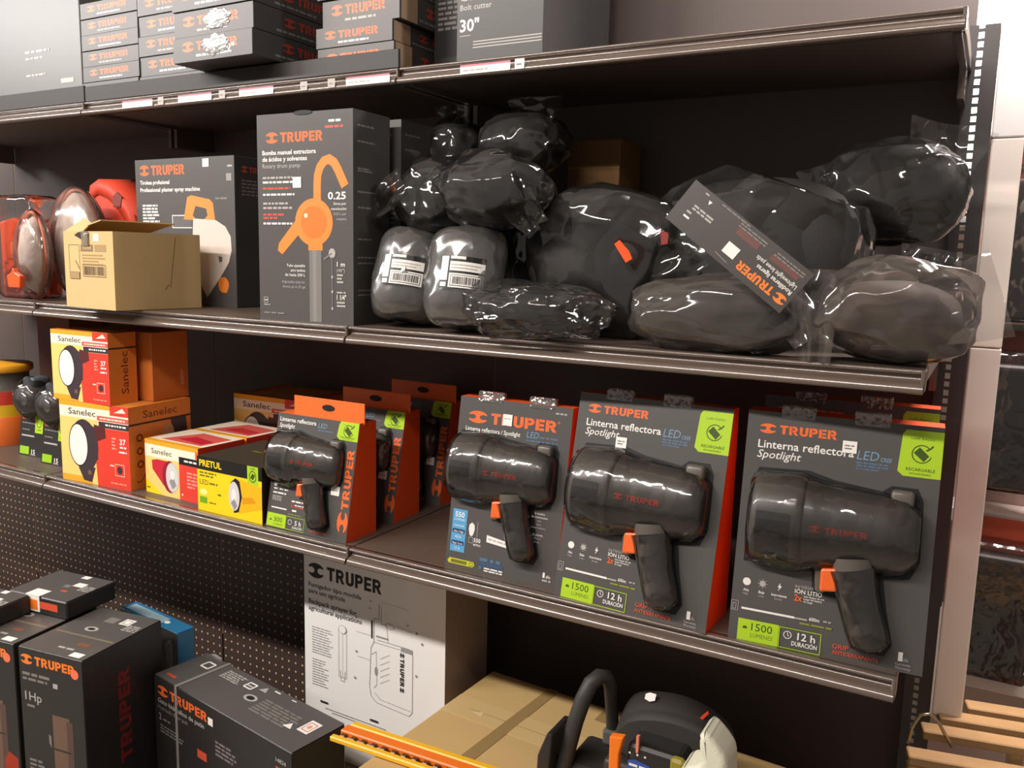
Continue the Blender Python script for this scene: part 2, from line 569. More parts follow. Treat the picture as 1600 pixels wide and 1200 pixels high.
# price strips and tags on the top rail
PINK = M('pink_strip', (206, 120, 132), .5)
for k, (xa, xb, what) in enumerate(((-1.686, -1.584, 'beside the pale carton'), (-1.501, -1.398, 'under the jutting cartons, left end'), (-1.317, -1.222, 'under the jutting cartons, right end'),
                                    (-1.035, -.932, 'under the stack with torn flaps'), (-.779, -.679, 'under the bolt cutter carton'))):
    p = Print(); p.rect(0, 0, xb - xa, .0155, PAP).rect(0, .012, xb - xa, .0155, PINK)
    p.bars(.006, .004, (xb - xa) * .5, .0035, GRYI)
    tag(p.build('price_strip', None, (xa, YT - .0135, TOP - .0265)), 'white and pink price strip on the top rail ' + what, 'price strip', 'price strips on the top rail')
for k, (xa, what) in enumerate(((-1.566, 'left of the second price strip'), (-1.376, 'right of the second price strip'), (-1.15, 'right of the third price strip'), (-1.08, 'left of the fourth price strip'), (-.67, 'right of the fifth price strip'))):
    p = Print(); p.rect(0, 0, .018, .0165, PAP if k == 4 else M('tag_grey', (176, 168, 162), .5)); p.bars(.003, .006, .012, .003, LGRY)
    tag(p.build('price_tag', None, (xa, YT - .0135, TOP - .0265)), 'small square tag on the top rail ' + what, 'price tag', 'square tags on the top rail')


# ------------------------------------------------------------------ pistol-grip spotlight packs
def torch(t, s, u0, wc, lean, trigger=True, text=True):
    """black pistol spotlight bulging from the card; u0 and wc place it, s scales it"""
    H = Matrix.Rotation(-lean, 4, 'X')

    def put(mb, name, par):
        mb.v = [tuple(v) for v in mb.v]
        o = mb.build(name, par)
        return o
    flat = .72

    def P(prof):
        return [(u0 + a * s, r * s) for a, r in prof]
    body = MB(); body.lathe(P([(.088, .058), (.094, .0605), (.105, .0585), (.125, .057), (.19, .0520), (.205, .050), (.216, .047), (.226, .040), (.2305, .028), (.231, .004)]), BLACKP, sy=flat, off=(0, 0, wc))
    b = put(body, 'spotlight', t); b.rotation_euler = (-lean, 0, 0)
    hd = MB(); hd.lathe(P([(.0205, .050), (.021, .057), (.0235, .0605), (.030, .0635), (.078, .0665), (.086, .066), (.0895, .063), (.091, .0580)]), BLACKP, sy=flat, off=(0, 0, wc), close=True)
    put(hd, 'lamp_head', b)
    rb = MB(); n_r = 9; vs = []
    for k in range(n_r):
        a = R(-64 + 9.5 * k); q = .0672 if k % 2 else .0660
        for uu in (.030, .076):
            vs.append((u0 + uu * s, -math.cos(a) * q * s * flat, wc + math.sin(a) * q * s))
    rb.add(vs, [(2 * k, 2 * k + 1, 2 * k + 3, 2 * k + 2) for k in range(n_r - 1)], RUBBER)
    put(rb, 'grip_pad', b)
    kn = MB(); kn.box((u0 + .196 * s, -.016 * s, wc + .040 * s), (u0 + .225 * s, .02 * s, wc + .062 * s), BLACKP, .005 * s, 2, smooth=True)
    put(kn, 'power_switch', b)
    gp = MB(); gp.tube([(u0 + a * s, -.013 * s, wc + z * s) for a, z in ((.157, -.035), (.160, -.058), (.165, -.082), (.172, -.105), (.180, -.128), (.186, -.143), (.188, -.150))],
                       [r * s for r in (.030, .0265, .0245, .0235, .0235, .0230, .015)], BLACKP, 20, flat=.9)
    put(gp, 'pistol_grip', b)
    if trigger:
        tr = MB(); tr.prism([(u0 + a * s, wc + z * s) for a, z in ((.1185, -.055), (.139, -.052), (.141, -.083), (.119, -.086))], -.028 * s, .006, M('trigger_orange', (238, 104, 42), .35), .003 * s, 2)
        put(tr, 'trigger', b)
        gd = MB(); gd.prism([(u0 + a * s, wc + z * s) for a, z in ((.108, -.05), (.15, -.05), (.15, -.062), (.122, -.092), (.112, -.09))], -.012 * s, .006, BLACKP, .003 * s, 2)
        put(gd, 'trigger_guard', b)
    if text:
        pr = Print()

        def warp(u, w_):
            q = (u - u0) / s; rad = (.0585 - (.0065) * (q - .105) / .085) * s
            d = max(0.0, rad * rad - (w_ - wc) ** 2)
            return (u, -math.sqrt(d) * flat - .0012, w_)
        pr.warp = warp
        pr.logo(u0 + .100 * s, wc - .006 * s, .073 * s, .0085 * s, M('torch_ink', (210, 78, 48), .5))
        put(pr, 'lettering', b)
    bl = MB(); e = .0022
    bl.lathe(P([(.0165, .052)])[:1] + [(u0 + a * s, r * s + e) for a, r in ((.017, .060), (.028, .0655), (.08, .0685), (.092, .0655), (.105, .0615), (.125, .0585), (.19, .054), (.218, .05), (.2345, .036), (.236, .006))], CLEAR, sy=flat, off=(0, 0, wc))
    bl.tube([(u0 + a * s, -.013 * s, wc + z * s) for a, z in ((.157, -.05), (.165, -.082), (.172, -.105), (.180, -.128), (.187, -.147), (.189, -.156))],
            [r * s + e for r in (.030, .0255, .0245, .0245, .0235, .012)], CLEAR, 20, flat=.9)
    o = put(bl, 'blister', t); o.rotation_euler = (-lean, 0, 0)
    return b


def torch_hole(p, s, u0, wc):
    """dark die-cut opening in the card round the product"""
    O = [(.012, -.066), (.012, .05), (.022, .070), (.09, .073), (.125, .064), (.185, .057), (.196, .066), (.228, .066), (.236, .05), (.238, -.03), (.228, -.055), (.196, -.060), (.203, -.10), (.214, -.145), (.205, -.162), (.172, -.162), (.157, -.13), (.138, -.096), (.108, -.096), (.105, -.066)]
    p.poly([(u0 + a * s, wc + z * s) for a, z in O], M('die_cut_shadow', (14, 13, 13), .6))


def wedge(t, W, H, lean, depth, side, top=None):
    """carton body: sloping front, upright back"""
    c = math.cos(lean); sn = math.sin(lean); yt = H * sn; zt = H * c
    v = [(0, 0, 0), (W, 0, 0), (W, depth, 0), (0, depth, 0), (0, yt, zt), (W, yt, zt), (W, depth, zt), (0, depth, zt)]
    b = MB(); b.add(v, [(0, 1, 5, 4)], CARD2); b.add(v, [(1, 2, 6, 5), (3, 0, 4, 7), (2, 3, 7, 6), (0, 3, 2, 1)], side); b.add(v, [(4, 5, 6, 7)], top or side)
    return b.build('carton', t)


def tabs(t, lean, spots, H):
    for (ua, ub, h) in spots:
        b = MB(); b.box((ua, -.001, H - .008), (ub, .010, H + h), TABF, .003, 2)
        o = b.build('hang_tab', t); o.rotation_euler = (-lean, 0, 0)


def recharge_label(p, u0, w0, u1, w1):
    q = .006
    p.poly([(u0 + q, w0), (u1, w0), (u1, w1), (u0 + q, w1), (u0 + .002, w1 - q), (u0 - .001, w0 + q)], GRN)
    W_ = u1 - u0; H_ = w1 - w0; cu = (u0 + u1) / 2 + .001; cw = w0 + H_ * .5
    p.text('LARE RADIO', cu, w0 + H_ * .80, H_ * .05, DGRN, width=W_ * .55, align='C', bold=0)
    p.ring(cu, cw, W_ * .24, W_ * .24, W_ * .028, DGRN, a0=40, a1=345)
    p.poly([(cu - .010, cw + .001), (cu - .003, cw + .009), (cu + .009, cw - .002), (cu + .003, cw - .010)], DGRN)
    p.path([(cu + .005, cw + .005), (cu + .010, cw + .008), (cu + .013, cw + .012)], .0022, DGRN)
    p.text('RECARGABLE', cu, w0 + H_ * .13, H_ * .065, DGRN, width=W_ * .68, align='C', bold=.01)
    p.text('RECHARGEABLE', cu, w0 + H_ * .05, H_ * .04, DGRN, width=W_ * .5, align='C', bold=0)


def big_pack(label, loc, rz, lean, sticker, group='large spotlight packs'):
    W, H = .253, .328
    t = thing('spotlight_package', label, 'flashlight package', loc, rz, group)
    wedge(t, W, H, lean, .092, ORG)
    p = Print(); p.rect(0, 0, W, H, CARD)
    torch_hole(p, 1, 0, .178)
    p.logo(.0176, .2975, .104, .0125, ORGP)
    p.text('Linterna reflectora', .0172, .2762, .0112, WHT, width=.128, bold=.012)
    p.text('Spotlight', .0172, .2620, .0112, WHT, width=.060, shear=.25, bold=.004)
    p.text('LED', .149, .2745, .0125, BLU, width=.028, shear=.15, bold=.0)
    p.text('CREE', .179, .2745, .0055, BLU, width=.0145, shear=.2)
    p.bars(.149, .269, .040, .0022, M('deep_blue_ink', (84, 112, 140), .4)); p.bars(.149, .265, .043, .0022, M('deep_blue_ink')); p.bars(.149, .261, .030, .0018, M('deep_blue_ink'))
    recharge_label(p, .2015, .2595, W, .3215)
    # icons of the three light modes
    p.ell(.0195, .083, .0055, .0055, WHT); p.ell(.0415, .0835, .0042, .0042, GRYI)
    for k in range(8):
        a = R(45 * k); p.line((.0415 + .0048 * math.cos(a), .0835 + .0048 * math.sin(a)), (.0415 + .0068 * math.cos(a), .0835 + .0068 * math.sin(a)), .0008, GRYI)
    p.poly([(.0655, .089), (.0622, .0825), (.0645, .0825), (.0628, .077), (.068, .0845), (.0655, .0845)], WHT)
    for u_, s_ in ((.0155, 'Alta'), (.037, 'Baja'), (.0545, 'Intermitente')):
        p.text(s_, u_, .0695, .0036, WHT, width=.008 if len(s_) < 5 else .021)
    for u_, s_ in ((.0155, 'High'), (.0375, 'Low'), (.059, 'Strobe')):
        p.text(s_, u_, .0645, .003, GRYI, width=.0075 if len(s_) < 6 else .011, bold=0)
    p.text('BATERÍAS', .0855, .0868, .0038, GRYI, width=.024, bold=0)
    p.text('IÓN LITIO', .0855, .0792, .0058, WHT, width=.036, bold=.012)
    p.text('2x', .0855, .0685, .0088, ORGP, width=.0105, bold=.02)
    for k, s_ in enumerate(('más tiempo de uso', 'longer life battery', 'de carga')):
        p.text(s_, .098, .0752 - k * .0036, .0026, WHT, width=(.027, .024, .012)[k], bold=.01)
    p.rect(.0155, .0432, .088, .0462, WHT); p.rect(.088, .0434, .105, .0456, GRYI); p.frame(.0002 + .001, .040, .0105, .0535, .0007, GRYI); p.frame(.0035, .042, .0075, .050, .0007, GRYI)
    p.text('600m', .1075, .0445, .0048, WHT, width=.0135, bold=.014); p.bars(.126, .046, .010, .002, GRYI)
    p.bars(.0955, .0375, .042, .0024, M('olive_ink', (140, 142, 52), .5), 5)
    p.rect(.0128, -.0002, .0690, .0300, GRN)
    p.text('1500', .0315, .0155, .0105, DGRN, width=.029, bold=.006); p.text('LÚMENES', .0315, .0060, .0058, DGRN, width=.030, bold=-.006)
    p.poly([(.0195, .0165), (.026, .0165), (.0255, .0195), (.0228, .0205), (.02, .0195)], DGRN)
    p.frame(.0700, .0005, .1250, .0285, .0010, GRN)
    p.ring(.0812, .0192, .0055, .0055, .0010, WHT); p.path([(.0812, .0228), (.0812, .019), (.0838, .0178)], .0008, WHT)
    p.text('12 h', .0945, .0150, .0098, WHT, width=.0235, bold=.014); p.text('DURACIÓN', .0875, .0060, .0060, WHT, width=.0335, bold=.018)
    p.text('GRIP', .1405, .0140, .0062, REDO, width=.0205, bold=.012); p.text('ANTIDERRAPANTE', .1405, .0060, .0056, REDO, width=.0585, bold=.012)
    p.text('1', .2225, .0150, .0115, WHT, width=.0055, bold=.02); p.text('año', .2290, .0150, .0055, GRYI, width=.006, bold=0, rot=0)
    p.text('Garantía', .2195, .0092, .0036, GRYI, width=.0185, bold=0); p.text('Warranty', .2195, .0042, .0036, GRYI, width=.019, bold=0)
    o = p.build('front_panel', t); o.rotation_euler = (-lean, 0, 0)
    torch(t, 1, 0, .178, lean)
    su, sw = sticker
    q = Print(); q.k = 60; q.rect(su, sw, su + .0185, sw + .0165, PAP); q.bars(su + .003, sw + .009, .012, .002, LGRY); q.bars(su + .003, sw + .005, .010, .002, LGRY)
    o = q.build('price_sticker', t); o.rotation_euler = (-lean, 0, 0)
    tabs(t, lean, ((.045, .092, .012), (.142, .188, .013)), H)
    return t


b5 = big_pack('large grey spotlight pack in the middle of the three, sticker under its title', (-.507, .0106, LOW), -.06, .211, (.073, .2478))
b6 = big_pack('rightmost large grey spotlight pack, sticker covering the end of its title', (-.2248, .0074, LOW), .067, .166, (.1297, .2815))
copy_thing(b6, 'large spotlight pack hidden behind the rightmost one, only its top showing', (-.240, .175, LOW), .04)

# the smaller pack at the left of the three
lean = .1507
t = thing('spotlight_package', 'grey spotlight pack with blue 550 lumen column, left of the two large ones', 'flashlight package', (-.7273, .0259, LOW), .001, 'large spotlight packs')
W, H = .2158, .2958
wedge(t, W, H, lean, .080, ORG)
p = Print(); p.rect(0, 0, W, H, CARD); torch_hole(p, .89, -.011, .176)
p.logo(.0195, .2535, .170, .0185, ORGP); p.text('®', .1905, .268, .004, ORGP)
p.text('Linterna reflectora / Spotlight', .0155, .2385, .0072, WHT, width=.108, bold=.010)
p.text('LED', .1355, .2395, .0105, BLU, width=.023, shear=.15, bold=0); p.bars(.160, .2405, .034, .0028, M('deep_blue_ink')); p.bars(.1355, .2335, .058, .0024, M('deep_blue_ink'))
p.bars(.1855, .2835, .020, .0026, GRYI)
p.rect(.0072, .0265, .0362, .1000, BLUB)
p.text('550', .0120, .0865, .0090, WHT, width=.0185, bold=.016); p.text('LÚMENES', .0105, .0805, .0034, WHT, width=.022, bold=0)
for k, z_ in enumerate((.0700, .0600, .0500, .0395, .0300)):
    if k % 2 == 1:
        p.poly([(.0095, z_ - .0012), (.0335, z_ - .0012), (.0345, z_ + .0022), (.0335, z_ + .0058), (.0095, z_ + .0058), (.0085, z_ + .0022)], M('navy_print', (40, 62, 96), .4))
    p.text(('DURACIÓN', 'Alta / High', '4.5 h', 'Baja / Low', '11 h')[k], .0215, z_, (.003, .0034, .0052, .0034, .0052)[k], WHT, width=(.02, .02, .012, .02, .010)[k], align='C', bold=.008)
p.poly([(.0415, .070), (.0440, .0600), (.0475, .0575), (.0510, .0600), (.0535, .070), (.0525, .0775), (.0475, .0815), (.0425, .0775)], WHT)
p.frame(.0435, .0465, .0515, .0560, .0007, GRYI); p.line((.0590, .058), (.0590, .0840), .0009, GRYI)
p.text('550', .0535, .0490, .0068, WHT, width=.0135, bold=.018); p.text('METROS', .0535, .0425, .0036, WHT, width=.0145, bold=.01)
p.poly([(.0045, .0090), (.0075, .0050), (.0560, .0050), (.0600, .0095), (.0570, .0145), (.0085, .0145)], M('label_yellow', (196, 194, 42), .45))
p.poly([(.0120, .0068), (.0440, .0068), (.0440, .0125), (.0120, .0125)], M('olive_print', (112, 112, 30), .5))
p.ring(.0525, .0097, .004, .004, .0012, M('olive_print'))
p.bars(.0690, .0195, .0455, .0060, M('deep_blue_ink'), 2); p.rect(.0690, .0125, .1150, .0180, M('navy_blue_label', (52, 84, 124), .5))
p.rect(.0690, .0055, .0735, .0110, M('deep_blue_ink')); p.bars(.0790, .0075, .036, .0024, WHT); p.bars(.0790, .0035, .036, .0022, WHT)
for k, (s_, w__) in enumerate((('3 modos', .019), ('de iluminación', .030), ('Alta', .008), ('Baja', .008), ('Intermitente', .026), ('', 0), ('2 colores', .018), ('Blanco', .012), ('Rojo', .010))):
    if s_:
        p.text(s_, .1745, .1160 - k * .0058, .0034 if k not in (2, 3, 7, 8) else .0028, WHT if k < 2 or k == 6 else GRYI, width=w__, align='C', bold=.006)
p.rect(.1590, .0795, .1890, .0800, LGRY)
p.bars(.1900, .0095, .016, .003, GRYI); p.text('1', .1905, .0155, .0085, WHT, width=.004, bold=.02); p.text('año', .1965, .0155, .0055, WHT, width=.008)
o = p.build('front_panel', t); o.rotation_euler = (-lean, 0, 0)
torch(t, .89, -.011, .176, lean)
q = Print(); q.k = 60; q.rect(.0880, .2545, .1060, .2735, PAP); q.bars(.0905, .265, .012, .002, GRYI)
o = q.build('price_sticker', t); o.rotation_euler = (-lean, 0, 0)
q = Print(); q.k = 60; q.poly([(.0790, .0535), (.1215, .0500), (.1215, .0600), (.0790, .0655)], PAP); q.bars(.082, .058, .034, .0024, GRYI, rot=-5)
o = q.build('barcode_sticker', t); o.rotation_euler = (-lean, 0, 0)
tabs(t, lean, ((.0345, .086, .013), (.134, .184, .013)), H)


# three compact packs with the name up their side
def small_pack(label, loc, rz):
    lean = .1843; W, H = .2027, .2238
    t = thing('spotlight_package', label, 'flashlight package', loc, rz, 'compact spotlight packs with orange flap')
    wedge(t, W, H, lean, .090, ORG, M('orange_top_lit', (240, 112, 46), .45))  # lighter orange on top and flap: light put into the colour
    f = MB(); f.box((.030, .052, H * math.cos(lean) - .004), (W + .003, .0545, H * math.cos(lean) + .036), M('orange_top_lit'), .001)
    fo = f.build('hang_flap', t)
    h = Print(); h.ell(.118, H * math.cos(lean) + .019, .016, .0065, M('die_cut_shadow', (14, 13, 13), .6), 20)
    h.build('hang_hole', fo, (0, .0518, 0))
    p = Print(); p.rect(0, 0, W, H, CARD); torch_hole(p, .78, -.006, .138)
    p.text('Linterna reflectora', .0060, .2085, .0080, WHT, width=.093, bold=.014); p.text('Spotlight', .0060, .1965, .0080, WHT, width=.040, shear=.2, bold=.01)
    p.text('LED', .1045, .2050, .0095, BLU, width=.022, shear=.15, bold=0); p.bars(.1045, .1990, .038, .0025, M('deep_blue_ink'))
    recharge_label(p, .1535, .1890, W, .2238)
    p.mark(.1890, .0375, .0195, .0125, ORGP, rot=90); p.maker(.1990, .0610, .112, .0165, ORGP, 90)
    p.bars(.010, .0925, .035, .003, GRYI); p.ell(.0145, .085, .0045, .0052, WHT); p.ell(.0285, .0855, .0035, .004, GRYI); p.line((.043, .090), (.041, .082), .0014, WHT)
    for a in (.011, .026, .0385):
        p.bars(a, .0745, .009, .0024, WHT)
    p.bars(.010, .0665, .034, .0028, WHT); p.para(.010, .0600, .026, .0018, 3, GRYI); p.bars(.0605, .0555, .032, .003, WHT); p.text('2x', .0590, .0460, .0060, REDO, width=.008, bold=.02); p.bars(.0690, .0490, .024, .002, WHT); p.bars(.0690, .0455, .022, .002, REDO)
    p.rect(.0105, .0375, .050, .0400, WHT); p.bars(.064, .0375, .011, .0034, WHT); p.bars(.055, .0305, .034, .0018, M('olive_ink', (140, 142, 52), .5))
    p.rect(.0022, .0015, .0505, .0275, GRN); p.text('300', .0200, .0120, .0090, DGRN, width=.022, bold=.006); p.text('LÚMENES', .0200, .0050, .0040, DGRN, width=.024, bold=-.004)
    p.poly([(.0095, .013), (.0150, .013), (.0145, .0155), (.0122, .0165), (.01, .0155)], DGRN)
    p.frame(.0515, .0020, .0980, .0265, .0009, GRN); p.ring(.0620, .0165, .005, .005, .0009, WHT); p.text('5 h', .0745, .0120, .0090, WHT, width=.016, bold=.014); p.text('DURACIÓN', .0690, .0050, .0046, WHT, width=.025, bold=.014)
    p.text('GRIP', .1140, .0125, .0048, REDO, width=.014, bold=.01); p.text('ANTIDERRAPANTE', .1140, .0060, .0042, REDO, width=.044, bold=.01)
    o = p.build('front_panel', t); o.rotation_euler = (-lean, 0, 0)
    torch(t, .78, -.006, .138, lean)
    q = Print(); q.k = 60; q.rect(.1545, .0840, .1750, .1015, PAP); q.bars(.157, .0915, .014, .002, GRYI)
    o = q.build('price_sticker', t); o.rotation_euler = (-lean, 0, 0)
    return t


s1 = small_pack('compact spotlight pack with orange flap, in front of two like it', (-1.1426, .0116, LOW), .0045)
copy_thing(s1, 'compact spotlight pack with orange flap, second in its row', (-1.145, .158, LOW), 0)
copy_thing(s1, 'compact spotlight pack with orange flap, last and darkest in its row', (-1.135, .312, LOW), -.01)

# ------------------------------------------------------------------ middle shelf: cartons
def kraft_box():
    W, D, H, th = .186, .20, .158, .003
    t = thing('cardboard_box', 'small open kraft cardboard box at the shelf edge, in front of the plaster sprayer carton', 'box', (-1.660, -.0430, .001), R(-5))
    b = MB()
    b.box((0, 0, 0), (W, th, H), KRAFT).box((0, D - th, 0), (W, D, H), KRAFT).box((0, th, 0), (th, D - th, H), KRAFT).box((W - th, th, 0), (W, D - th, H), KRAFT).box((th, th, 0), (W - th, D - th, th), KRAFT)
    b.build('carton', t)
    MB().box((0, 0, 0), (.12, D - .03, .0025), KRAFT).build('flap', t, (.001, .015, H - .001), (0, R(-11), 0))
    MB().prism([(0, 0), (.07, 0), (.062, .030), (.02, .046), (.006, .03)], 0, .0025, KRAFT).build('flap', t, (.006, .0, H), (R(-52), 0, 0))
    p = Print()
    p.rect(.058, .118, .112, .1185, KRAFTD)
    p.frame(.020, .060, .060, .130, .0012, KRAFTD); p.rect(.066, .117, .112, .131, M('kraft_ink_block', (132, 108, 78), .7)); p.text('TRUPER', .072, .1215, .006, KRAFT, width=.034)
    p.rect(.118, .117, .160, .131, M('kraft_ink_soft', (164, 134, 90), .7)); p.para(.070, .108, .085, .0028, 4, M('kraft_ink_soft'), 2.2)
    p.frame(.072, .066, .156, .090, .0014, KRAFTD)
    x = .076
    while x < .152:
        wd = p.rnd.choice((.0008, .0014, .0022)); p.rect(x, .069, x + wd, .087, KRAFTD); x += wd + p.rnd.choice((.001, .0018))
    p.line((.044, .098), (.060, .080), .0016, KRAFTD); p.rect(.022, .060, .058, .074, M('kraft_ink_soft')); p.frame(.022, .060, .058, .074, .001, KRAFTD)
    p.poly([(.045, .150), (.072, .141), (.098, .144), (.100, .154), (.085, .1575), (.06, .156)], M('torn_hole', (58, 44, 38), .9))
    p.build('front_print', t, (0, -.0003, 0))
    q = Print(); q.k = 20; q.rect(.115, .138, .135, .153, PAP); q.bars(.118, .145, .014, .002, GRYI); q.build('price_sticker', t)
    MB().box((.074, -.0035, .128), (.100, -.0015, .158), film('strip_tape', veil=.3, gloss=.15, rough=.15, veilcol=(200, 180, 150)), .001).build('tape', t)
    p = Print(); p.line((.125, .045), (.140, .150), .0012, KRAFTD); p.line((.112, .040), (.122, .052), .0012, KRAFTD)
    p.build('side_print', t, (W + .0003, 0, 0), (0, 0, R(90)))


kraft_box()


def plaster_carton():
    W, D, H = .331, .13, .334
    t = carton('plaster_sprayer_carton', 'tall grey carton picturing a plaster sprayer with orange handle, behind the kraft box', 'carton', (-1.743, .200, MID), 0, W, D, H, CARD2)
    p = Print(); p.rect(0, 0, W, H, CARD)
    p.logo(.016, .298, .155, .022, ORGP)
    p.text('Tirolesa profesional', .016, .277, .009, WHT, width=.103, bold=.02); p.text('Professional plaster spray machine', .016, .260, .009, WHT, width=.205, bold=.02)
    p.para(.022, .226, .060, .0042, 6, WHT, 1.75, .35)
    p.rect(.310, .310, .325, .314, GRYI); p.rect(.306, .280, .322, .296, M('faint_panel', (150, 146, 142), .4)); p.bars(.270, .240, .04, .004, LGRY)
    p.rect(.125, .176, .192, .206, WHT); p.rect(.127, .178, .192, .204, M('picture_grey', (96, 94, 94), .5))
    O = M('picture_orange', (246, 140, 62), .45)
    p.poly([(.165, .196), (.178, .246), (.192, .250), (.252, .240), (.262, .232), (.268, .192)], O)
    p.poly([(.195, .205), (.205, .226), (.240, .220), (.244, .205), (.228, .192), (.210, .192)], CARD)
    p.poly([(.196, .198), (.270, .194), (.300, .180), (.316, .158), (.318, .128), (.308, .100), (.280, .066), (.236, .020), (.205, .060), (.19, .12)], M('picture_steel', (214, 202, 190), .45))
    p.poly([(.275, .115), (.288, .112), (.287, .102), (.278, .100)], M('picture_grey'))
    p.ell(.290, .050, .017, .018, M('picture_amber', (236, 128, 40), .45)); p.poly([(.278, .036), (.300, .032), (.306, .055), (.296, .066)], O)
    p.build('front_panel', t)
    q = Print(); q.k = 40; q.rect(.232, .312, .252, .330, PAP); q.build('price_sticker', t)
    p = Print(); p.para(.02, .28, .09, .004, 5, LGRY); p.logo(.02, .30, .09, .013, REDO); p.build('side_panel', t, (W + .0003, 0, 0), (0, 0, R(90)))
    return t


plaster_carton()


def drum_carton():
    W, D, H = .2216, .105, .372
    t = carton('drum_pump_carton', 'tall grey carton picturing an orange rotary drum pump', 'carton', (-1.1395, .0054, MID), .0252, W, D, H, CARD2)
    p = Print(); p.rect(0, 0, W, H, CARD); O = M('pump_orange', (246, 136, 56), .45)
    p.logo(.0215, .3215, .133, .0175, ORGP)
    p.bars(.168, .352, .030, .004, WHT); p.bars(.160, .342, .040, .004, REDO)
    p.text('Bomba manual extractora', .0125, .3005, .0078, WHT, width=.1265, bold=.02); p.text('de ácidos y solventes', .0125, .2890, .0078, WHT, width=.106, bold=.02)
    p.text('Rotary drum pump', .0125, .2770, .0078, GRYI, width=.090, bold=0)
    for z_, m_, w__ in ((.258, GRYI, .072), (.250, WHT, .078), (.239, REDO, .066), (.228, WHT, .076), (.212, GRYI, .060), (.204, GRYI, .070), (.192, REDO, .052), (.186, REDO, .034), (.176, WHT, .070)):
        p.bars(.0125, z_, w__, .0034, m_, 3)
    tube = [(.1415, .205), (.1415, .245), (.1430, .262), (.1485, .276), (.1580, .286), (.1690, .289), (.1800, .283), (.1890, .270), (.1970, .2550), (.2040, .2420)]
    P = []
    for i, c in enumerate(tube):
        a = Vector(tube[max(i - 1, 0)]); b = Vector(tube[min(i + 1, len(tube) - 1)]); d = (b - a).normalized(); n = Vector((-d.y, d.x)); P.append((Vector(c) + n * .0085, Vector(c) - n * .0085))
    p._put([tuple(q) for a in P for q in a], [(2 * i, 2 * i + 1, 2 * i + 3, 2 * i + 2) for i in range(len(P) - 1)], O)
    p.rect(.130, .204, .153, .216, O); p.ell(.1330, .1800, .0435, .0420, O)
    p.poly([(.100, .160), (.058, .122), (.047, .129), (.050, .142), (.092, .185)], O); p.rect(.1200, .1300, .1530, .1500, O)
    p.ell(.1330, .1800, .030, .029, M('pump_shade', (232, 118, 40), .45)); p.ell(.1150, .192, .004, .004, CRM)
    p.rect(.1220, .0020, .1500, .1310, M('picture_pipe', (124, 120, 116), .4)); p.rect(.1300, .0020, .1380, .1310, M('picture_pipe_light', (138, 134, 130), .4))
    p.text('0.25', .1660, .2200, .0125, WHT, width=.040, bold=.022)
    for k, s_ in enumerate(('litros por', 'revolución', '0.25 L per', 'rotation')):
        p.text(s_, .2070, .2100 - k * .0088, .0046, WHT if k < 2 else GRYI, width=(.028, .034, .028, .022)[k], align='R', bold=.006)
    for k, s_ in enumerate(('Tubo ajustable', 'para tambos', 'de hasta 200 L')):
        p.text(s_, .1120, .100 - k * .0085, .0050, WHT, width=(.044, .034, .048)[k], align='R', bold=.006)
    for k, s_ in enumerate(('Adjustable tube for', 'drums up to 55 gal')):
        p.text(s_, .1120, .070 - k * .0085, .0050, GRYI, width=(.056, .054)[k], align='R', bold=.0)
    p.ell(.1745, .1260, .0075, .0085, GRYI); p.line((.1745, .126), (.1560, .115), .003, LGRY); p.line((.1745, .1200), (.1745, .028), .0016, LGRY)
    for z_ in (.084, .058, .028):
        p.ell(.1745, z_, .0022, .0026, GRYI)
    p.text('1 m', .1855, .1030, .0080, WHT, width=.018, bold=.014); p.text('(40")', .1855, .0930, .0060, GRYI, width=.018)
    p.para(.1855, .0860, .022, .0034, 3, GRYI, 1.8, .5)
    p.text('1 1/4"', .1850, .0440, .0090, WHT, width=.021, bold=.014); p.bars(.1850, .0555, .020, .003, GRYI); p.bars(.1850, .0375, .022, .0034, GRYI); p.bars(.1850, .0315, .022, .0034, GRYI)
    p.frame(.0115, .0320, .0215, .0420, .001, GRYI); p.bars(.0125, .0355, .009, .003, GRYI); p.bars(.0115, .0275, .016, .002, GRYI); p.bars(.0115, .0120, .050, .003, LGRY)
    p.ell(.110, H - .001, .022, .004, M('die_cut_shadow'), 16)
    p.build('front_panel', t)
    q = Print(); q.k = 50; q.rect(.0855, .2410, .1050, .2600, PAP); q.build('price_sticker', t)
    p = Print(); p.rect(0, 0, D, H, CARD2)
    for z_ in (.345, .318, .272, .268, .232, .205, .150, .118, .108, .06, .052):
        p.bars(.012, z_, p.rnd.uniform(.03, .08), .003, LGRY)
    p.build('side_panel', t, (W + .0003, 0, 0), (0, 0, R(90)))
    return t


dc = drum_carton()
copy_thing(dc, 'second drum pump carton, hidden behind the front one but for its dark side', (-1.132, .135, MID), .01, None)
t = carton('grey_carton', 'dark carton deep on the shelf between the plaster sprayer and drum pump cartons', 'carton', (-1.385, .345, MID), 0, .20, .15, .30, DARKC)
p = Print(); p.rect(0, 0, .20, .30, DARKC); p.logo(.02, .26, .10, .014, REDO); p.para(.02, .24, .12, .005, 4, LGRY); p.para(.02, .10, .12, .005, 3, LGRY); p.build('front_panel', t)
t = carton('brown_carton', 'dim brown carton deep on the shelf behind the bagged knee pads', 'carton', (-.690, .385, MID), 0, .11, .11, .355, M('brown_board', (120, 84, 44), .7))
p = Print(); p.rect(0, .30, .11, .304, M('brown_tape', (140, 104, 60), .5)); p.build('front_print', t)


